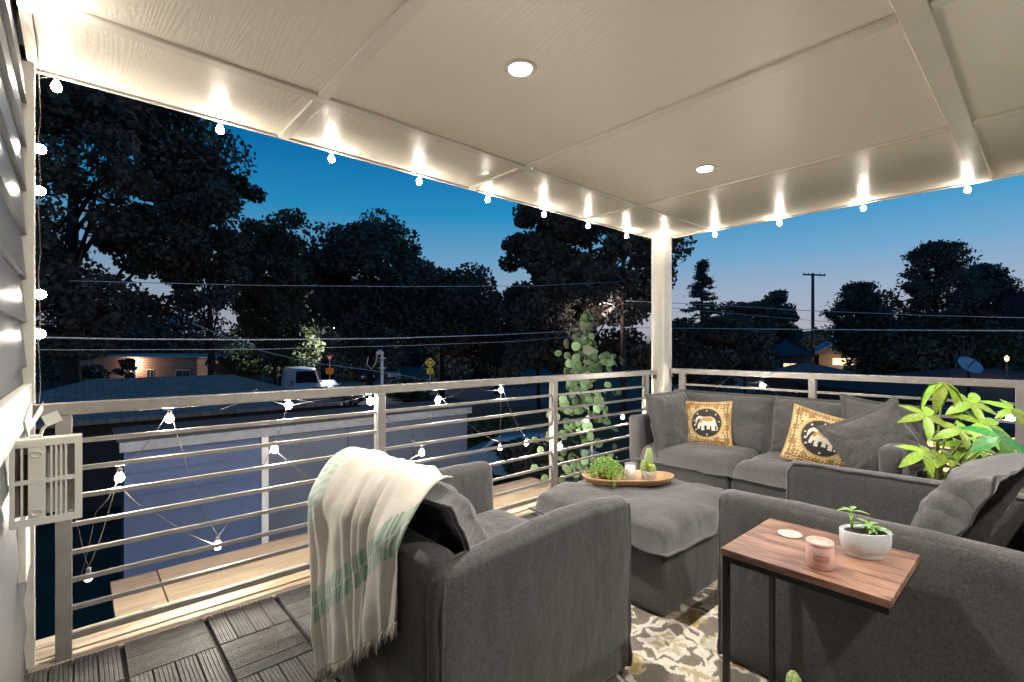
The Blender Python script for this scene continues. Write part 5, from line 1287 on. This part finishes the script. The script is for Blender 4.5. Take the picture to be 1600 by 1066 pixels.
# service mast
sm = W3(597, 610, 9.5); smt = W3(597, 556, 9.5)
ms = empty('service_mast', (sm.x, sm.y, GZ), 'white service mast pipe with looped cables beside the middle railing post', 'mast')
MB().tube([(sm.x, sm.y, GZ), (sm.x, sm.y, smt.z)], .030, 10).build('pipe', M_CABLE, ms, True)
rt = Vector((FY, -FX, 0)); t_ = Vector((sm.x, sm.y, smt.z))
MB().tube([t_, t_+Vector((0, 0, .05)), t_+rt*-.03+Vector((0, 0, .08)), t_+rt*-.08+Vector((0, 0, .06)), t_+rt*-.10+Vector((0, 0, .0))], [.034, .04, .045, .04, .03], 10).build('weather_head', M_CABLE, ms, True)
MB().tube([t_+rt*-.10, t_+rt*-.13+Vector((0, 0, -.16)), t_+rt*-.21+Vector((0, 0, -.26)), t_+rt*-.30+Vector((0, 0, -.17)), t_+rt*-.27+Vector((0, 0, -.02))], .009, 6).build('cable_loop', M_CABLE, ms, True)
for z in (-.05, -.24): MB().box((t_.x-.05, t_.y-.05, t_.z+z-.012), (t_.x+.05, t_.y+.05, t_.z+z+.012)).build('clamp', M_CABLE, ms)

# ------------------------------------------------------------------ road signs
M_SIGNY = mat('sign_yellow', (.85, .50, .01), .4, emit=.35, ecol=(.9, .5, .01)); 
M_YEL = mat('reflective_yellow', (.90, .56, .02), .35); M_ORA = mat('reflective_orange', (.9, .25, .02), .35); M_REDS = mat('reflective_red', (.65, .05, .03), .4); M_BLK = mat('sign_black', (.01, .01, .01), .5)
M_WHT = mat('reflective_white', (.85, .85, .82), .4); M_TEAL = mat('street_name_green', (.04, .35, .28), .4); M_BLU = mat('reflective_blue', (.15, .42, .70), .4)
rt = Vector((FY, -FX, 0)); fw = Vector((FX, FY, 0))
def flat(root, name, c, poly, m, th=.01, lift=0):
    MB().prism([c+rt*x+Vector((0, 0, y))-fw*lift for x, y in poly], fw*th).build(name, m, root)
def signpost(px, d, py, label, zt=None):
    c = W3(px, py, d); b = G(px, d); e = empty('road_sign', b, label, 'sign', 'road signs'); MB().tube([b+fw*.04, Vector((b.x, b.y, c.z+(zt or 0)))+fw*.04], .035, 6).build('post', M_CABLE, e); return e, c
def circ(r, n=24, a0=0, a1=2*PI): return [(r*math.cos(a0+(a1-a0)*i/(n-1)), r*math.sin(a0+(a1-a0)*i/(n-1))) for i in range(n)]
e, c = signpost(672, 57, 567, 'yellow diamond roundabout sign with a small yellow plate below')
flat(e, 'diamond_plate', c, [(0, -.64), (.64, 0), (0, .64), (-.64, 0)], M_YEL)
for k in range(3):
    a = k*2*PI/3+.3; o_ = circ(.33, 8, a, a+1.45); i_ = circ(.22, 8, a, a+1.45)[::-1]; flat(e, 'arrow', c, o_+i_, M_BLK, .006, .016)
    ah = a+1.45; h_c = (.275*math.cos(ah), .275*math.sin(ah)); tn = (-math.sin(ah), math.cos(ah)); nr = (math.cos(ah), math.sin(ah))
    flat(e, 'arrow_head', c, [(h_c[0]+nr[0]*.12, h_c[1]+nr[1]*.12), (h_c[0]+tn[0]*.18, h_c[1]+tn[1]*.18), (h_c[0]-nr[0]*.12, h_c[1]-nr[1]*.12)], M_BLK, .006, .016)
c2 = c+Vector((0, 0, -1.0)); flat(e, 'speed_plate', c2, [(-.38, -.33), (.38, -.33), (.38, .33), (-.38, .33)], M_YEL)
def digits(root, txt, c, size, m, name='lettering'):
    cu = bpy.data.curves.new(name, 'FONT'); cu.body = txt; cu.size = size; cu.extrude = .004; cu.align_x = 'CENTER'; cu.align_y = 'CENTER'; cu.materials.append(m)
    t0 = bpy.data.objects.new('tmp', cu); COL.objects.link(t0); bpy.context.view_layer.update(); me = bpy.data.meshes.new_from_object(t0); bpy.data.objects.remove(t0)
    o = bpy.data.objects.new(name, me); COL.objects.link(o); o.parent = root; o.location = c-fw*.02-root.location; o.rotation_euler = (R(90), 0, -YAW); return o
digits(e, '15', c2+Vector((0, 0, .08)), .42, M_BLK); digits(e, 'MPH', c2+Vector((0, 0, -.2)), .2, M_BLK)
e, c = signpost(515, 57, 560, 'red and white yield triangle sign beyond the van')
flat(e, 'triangle_plate', c, [(-.46, .38), (.46, .38), (0, -.44)], M_REDS); flat(e, 'inner_triangle', c, [(-.24, .24), (.24, .24), (0, -.18)], M_WHT, .006, .016)
c2 = c+Vector((0, 0, -1.5)); flat(e, 'orange_plate', c2, [(-.46, -.36), (.46, -.36), (.46, .36), (-.46, .36)], M_ORA)
for (x, y, w_, h_q) in ((-.22, .16, .12, .12), (.05, .16, .16, .10), (-.1, -.12, .30, .06), (.20, -.02, .06, .2)): flat(e, 'symbol', c2, [(x-w_/2, y-h_q/2), (x+w_/2, y-h_q/2), (x+w_/2, y+h_q/2), (x-w_/2, y+h_q/2)], M_BLK, .006, .016)
e, c = signpost(578, 40, 559, 'small blue and white sign over a red one, left of the service mast')
flat(e, 'blue_plate', c, [(-.35, -.2), (.35, -.2), (.35, .2), (-.35, .2)], M_BLU); flat(e, 'white_border', c, [(-.25, -.06), (.25, -.06), (.25, .06), (-.25, .06)], M_WHT, .006, .016)
c2 = c+Vector((0, 0, -.62)); flat(e, 'pink_plate', c2, [(-.22, -.36), (.22, -.36), (.22, .36), (-.22, .36)], mat('faded_red', (.6, .25, .2), .5)); flat(e, 'dark_symbol', c2, [(-.13, -.2), (.13, -.2), (.13, .12), (-.13, .12)], M_BLK, .006, .016)
e, c = signpost(330, 40, 550, 'street name sign with two crossed teal blades beyond the shingled roof')
flat(e, 'name_blade', c+Vector((0, 0, .22)), [(-.28, -.08), (.28, -.08), (.28, .08), (-.28, .08)], M_TEAL); flat(e, 'name_blade', c+Vector((0, 0, -.02))-fw*.05, [(-.24, -.07), (.24, -.07), (.24, .07), (-.24, .07)], M_WHT)
e, c = signpost(411, 52, 574, 'orange and white roadworks sign at the left of the van')
flat(e, 'orange_plate', c, [(-.33, -.22), (.33, -.22), (.33, .22), (-.33, .22)], M_ORA); flat(e, 'white_plate', c+Vector((0, 0, .55)), [(-.16, -.25), (.16, -.25), (.16, .25), (-.16, .25)], M_WHT)

# ------------------------------------------------------------------ vehicles
M_TYRE = mat('tyre_rubber', (.012, .012, .012), .85); M_RIM = mat('alloy_rim', (.45, .45, .46), .35, .8); M_CGL = mat('car_glass', (.010, .012, .016), .4)
M_HEAD = mat('headlight_lens', (.75, .78, .82), .15); M_TAIL = mat('tail_light', (.45, .02, .02), .25)
def car(label, c, rz, m, kind='car', name='parked_car'):
    e = empty(name, (c.x, c.y, GZ+.026), label, 'van' if kind == 'van' else 'car', 'vehicles parked along the street', rz)
    if kind == 'van':
        prof = [(-2.6, .35), (-2.62, 1.2), (-2.55, 2.50), (-2.3, 2.62), (1.25, 2.62), (1.55, 2.48), (2.05, 1.45), (2.55, 1.22), (2.72, .95), (2.74, .4)]; W_ = 1.0
        glassf = [(1.60, 2.36), (2.06, 1.50)]; side = [(.75, 1.45), (.75, 2.2), (1.45, 2.2), (1.82, 1.45)]; wx = (1.8, -1.7); wr_ = .36
    else:
        prof = [(-2.15, .35), (-2.2, .78), (-2.1, .98), (-1.6, 1.05), (-1.15, 1.42), (.25, 1.46), (.95, 1.02), (1.95, .90), (2.2, .72), (2.22, .35)]; W_ = .88
        glassf = [(.30, 1.42), (.93, 1.04)]; side = [(-1.38, 1.06), (-1.02, 1.36), (.20, 1.39), (.72, 1.05)]; wx = (1.38, -1.38); wr_ = .33
    mb = MB(); n = len(prof); vs = []
    for i, (yy, sc) in enumerate(((-W_, 0), (-W_*.93, 1), (W_*.93, 1), (W_, 0))):
        for (x, z) in prof:
            tum = .82 if z > (1.1 if kind != 'van' else 2.3) else 1
            vs.append((x*(.985 if sc == 0 else 1), yy*tum, z*(.985 if sc == 0 and z > .9 else 1)))
    fs = [tuple(range(n)), tuple(reversed(range(3*n, 4*n)))]
    for r_ in range(3):
        for i in range(n): fs.append((r_*n+i, (r_+1)*n+i, (r_+1)*n+(i+1) % n, r_*n+(i+1) % n))
    mb.add(vs, fs); autosmooth(mb.build('body', m, e, True, world=False), 40)
    (xa, za), (xb, zb) = glassf; w1, w2 = W_*.70, W_*.84
    MB().prism([(xa, -w1, za), (xb, -w2, zb), (xb, w2, zb), (xa, w1, za)], (.025, 0, .025)).build('windscreen', M_CGL, e, world=False)
    for s_ in (-1, 1):
        MB().prism([(x, s_*(W_*(.83 if z > (1.2 if kind != 'van' else 2.1) else .995)), z) for x, z in side], (0, s_*.012, 0)).build('side_window', M_CGL, e, world=False)
        MB().soft((prof[-1][0]-.10, s_*W_*.72-.16, .62 if kind != 'van' else .85), (prof[-1][0]+.015, s_*W_*.72+.16, .76 if kind != 'van' else 1.1), .03, (1, 1, 1)).build('headlight', M_HEAD, e, True, world=False)
        MB().soft((-2.24 if kind != 'van' else -2.66, s_*W_*.78-.12, .72), (-2.10, s_*W_*.78+.12, .90), .02, (1, 1, 1)).build('tail_light', M_TAIL, e, True, world=False)
        for x in wx:
            w = MB(); pr = [(wr_*.55, -.10), (wr_*.9, -.10), (wr_, -.06), (wr_, .06), (wr_*.9, .10), (wr_*.55, .10)]; w.lathe(pr, (0, 0, 0), 20); w.v = [(x+a, s_*(W_-.06)+cc_, wr_+b_) for a, b_, cc_ in w.v]
            wo = w.build('wheel', M_TYRE, e, True, world=False)
            h = MB(); h.lathe([(.0001, -.105), (wr_*.58, -.10), (wr_*.58, .10), (.0001, .105)], (0, 0, 0), 12); h.v = [(x+a, s_*(W_-.06)+cc_, wr_+b_) for a, b_, cc_ in h.v]; h.build('rim', M_RIM, wo, world=False)
        MB().soft((xb-.25, s_*(W_+.02), zb-.05), (xb-.12, s_*(W_+.18), zb+.10), .02, (1, 1, 1)).build('mirror', m, e, True, world=False)
    return e
def toward(c, extra=0): return math.atan2(-c.y, -c.x)+extra
P_W = mat('white_car_paint', (.72, .72, .72), .25, coat=.6, noise_amt=.03); P_S = mat('silver_car_paint', (.35, .37, .42), .25, .4, coat=.6, noise_amt=.03); P_D = mat('dark_car_paint', (.02, .022, .03), .2, coat=.8, noise_amt=.03)
c = G(470, 40); car('tall white van parked facing us beyond the garage roof', c, toward(c, .22), P_W, 'van', 'parked_van')
c = G(508, 42); car('silver car parked beside the white van', c, toward(c, .3), P_S)
c = G(568, 62); car('dark car parked farther up the road left of the service mast', c, toward(c, .25), P_D)
c = G(610, 66); car('grey car parked behind the middle railing post', c, toward(c, .25), P_S)
c = G(520, 35.5); car('black car parked nearest below the top rail', c, toward(c, 1.2), P_D)
c = G(635, 43); car('dark blue car seen under the top rail right of the middle post', c, toward(c, 1.1), P_D)
c = G(835, 15.5); car('white car glimpsed through the bars left of the young aspen', c, toward(c, 1.3), P_W)

# garden post lantern on the right
pl_ = G(1573, 17); pln = empty('post_lantern', pl_, 'lit garden post lantern at the far right', 'lamp'); zl = CAMZ-(561-HOR)*17/F_PX
MB().tube([pl_, (pl_.x, pl_.y, zl-.1)], .03, 8).build('post', M_BLACKM, pln, True)
MB().lathe([(.02, -.08), (.055, -.04), (.06, .05), (.03, .09), (.0001, .13)], (pl_.x, pl_.y, zl), 10).build('lantern', mat('lantern_glow', (1, .7, .3), .3, emit=5, ecol=(1, .65, .25)), pln, True)
l = bpy.data.lights.new('post_lantern', 'POINT'); l.energy = 18; l.color = (1, .7, .35); l.shadow_soft_size = .1; lo = bpy.data.objects.new('post_lantern_light', l); COL.objects.link(lo); lo.parent = pln; lo.location = (0, 0, zl-GZ+.35)

gl = G(1318, 41.5); gl.z = -.05; point_lamp('gable_lamp', gl, 70, (1, .72, .42), 'small warm lamp added to light the tan gable right of the T-shaped pole')  # lamp added to light the gable wall
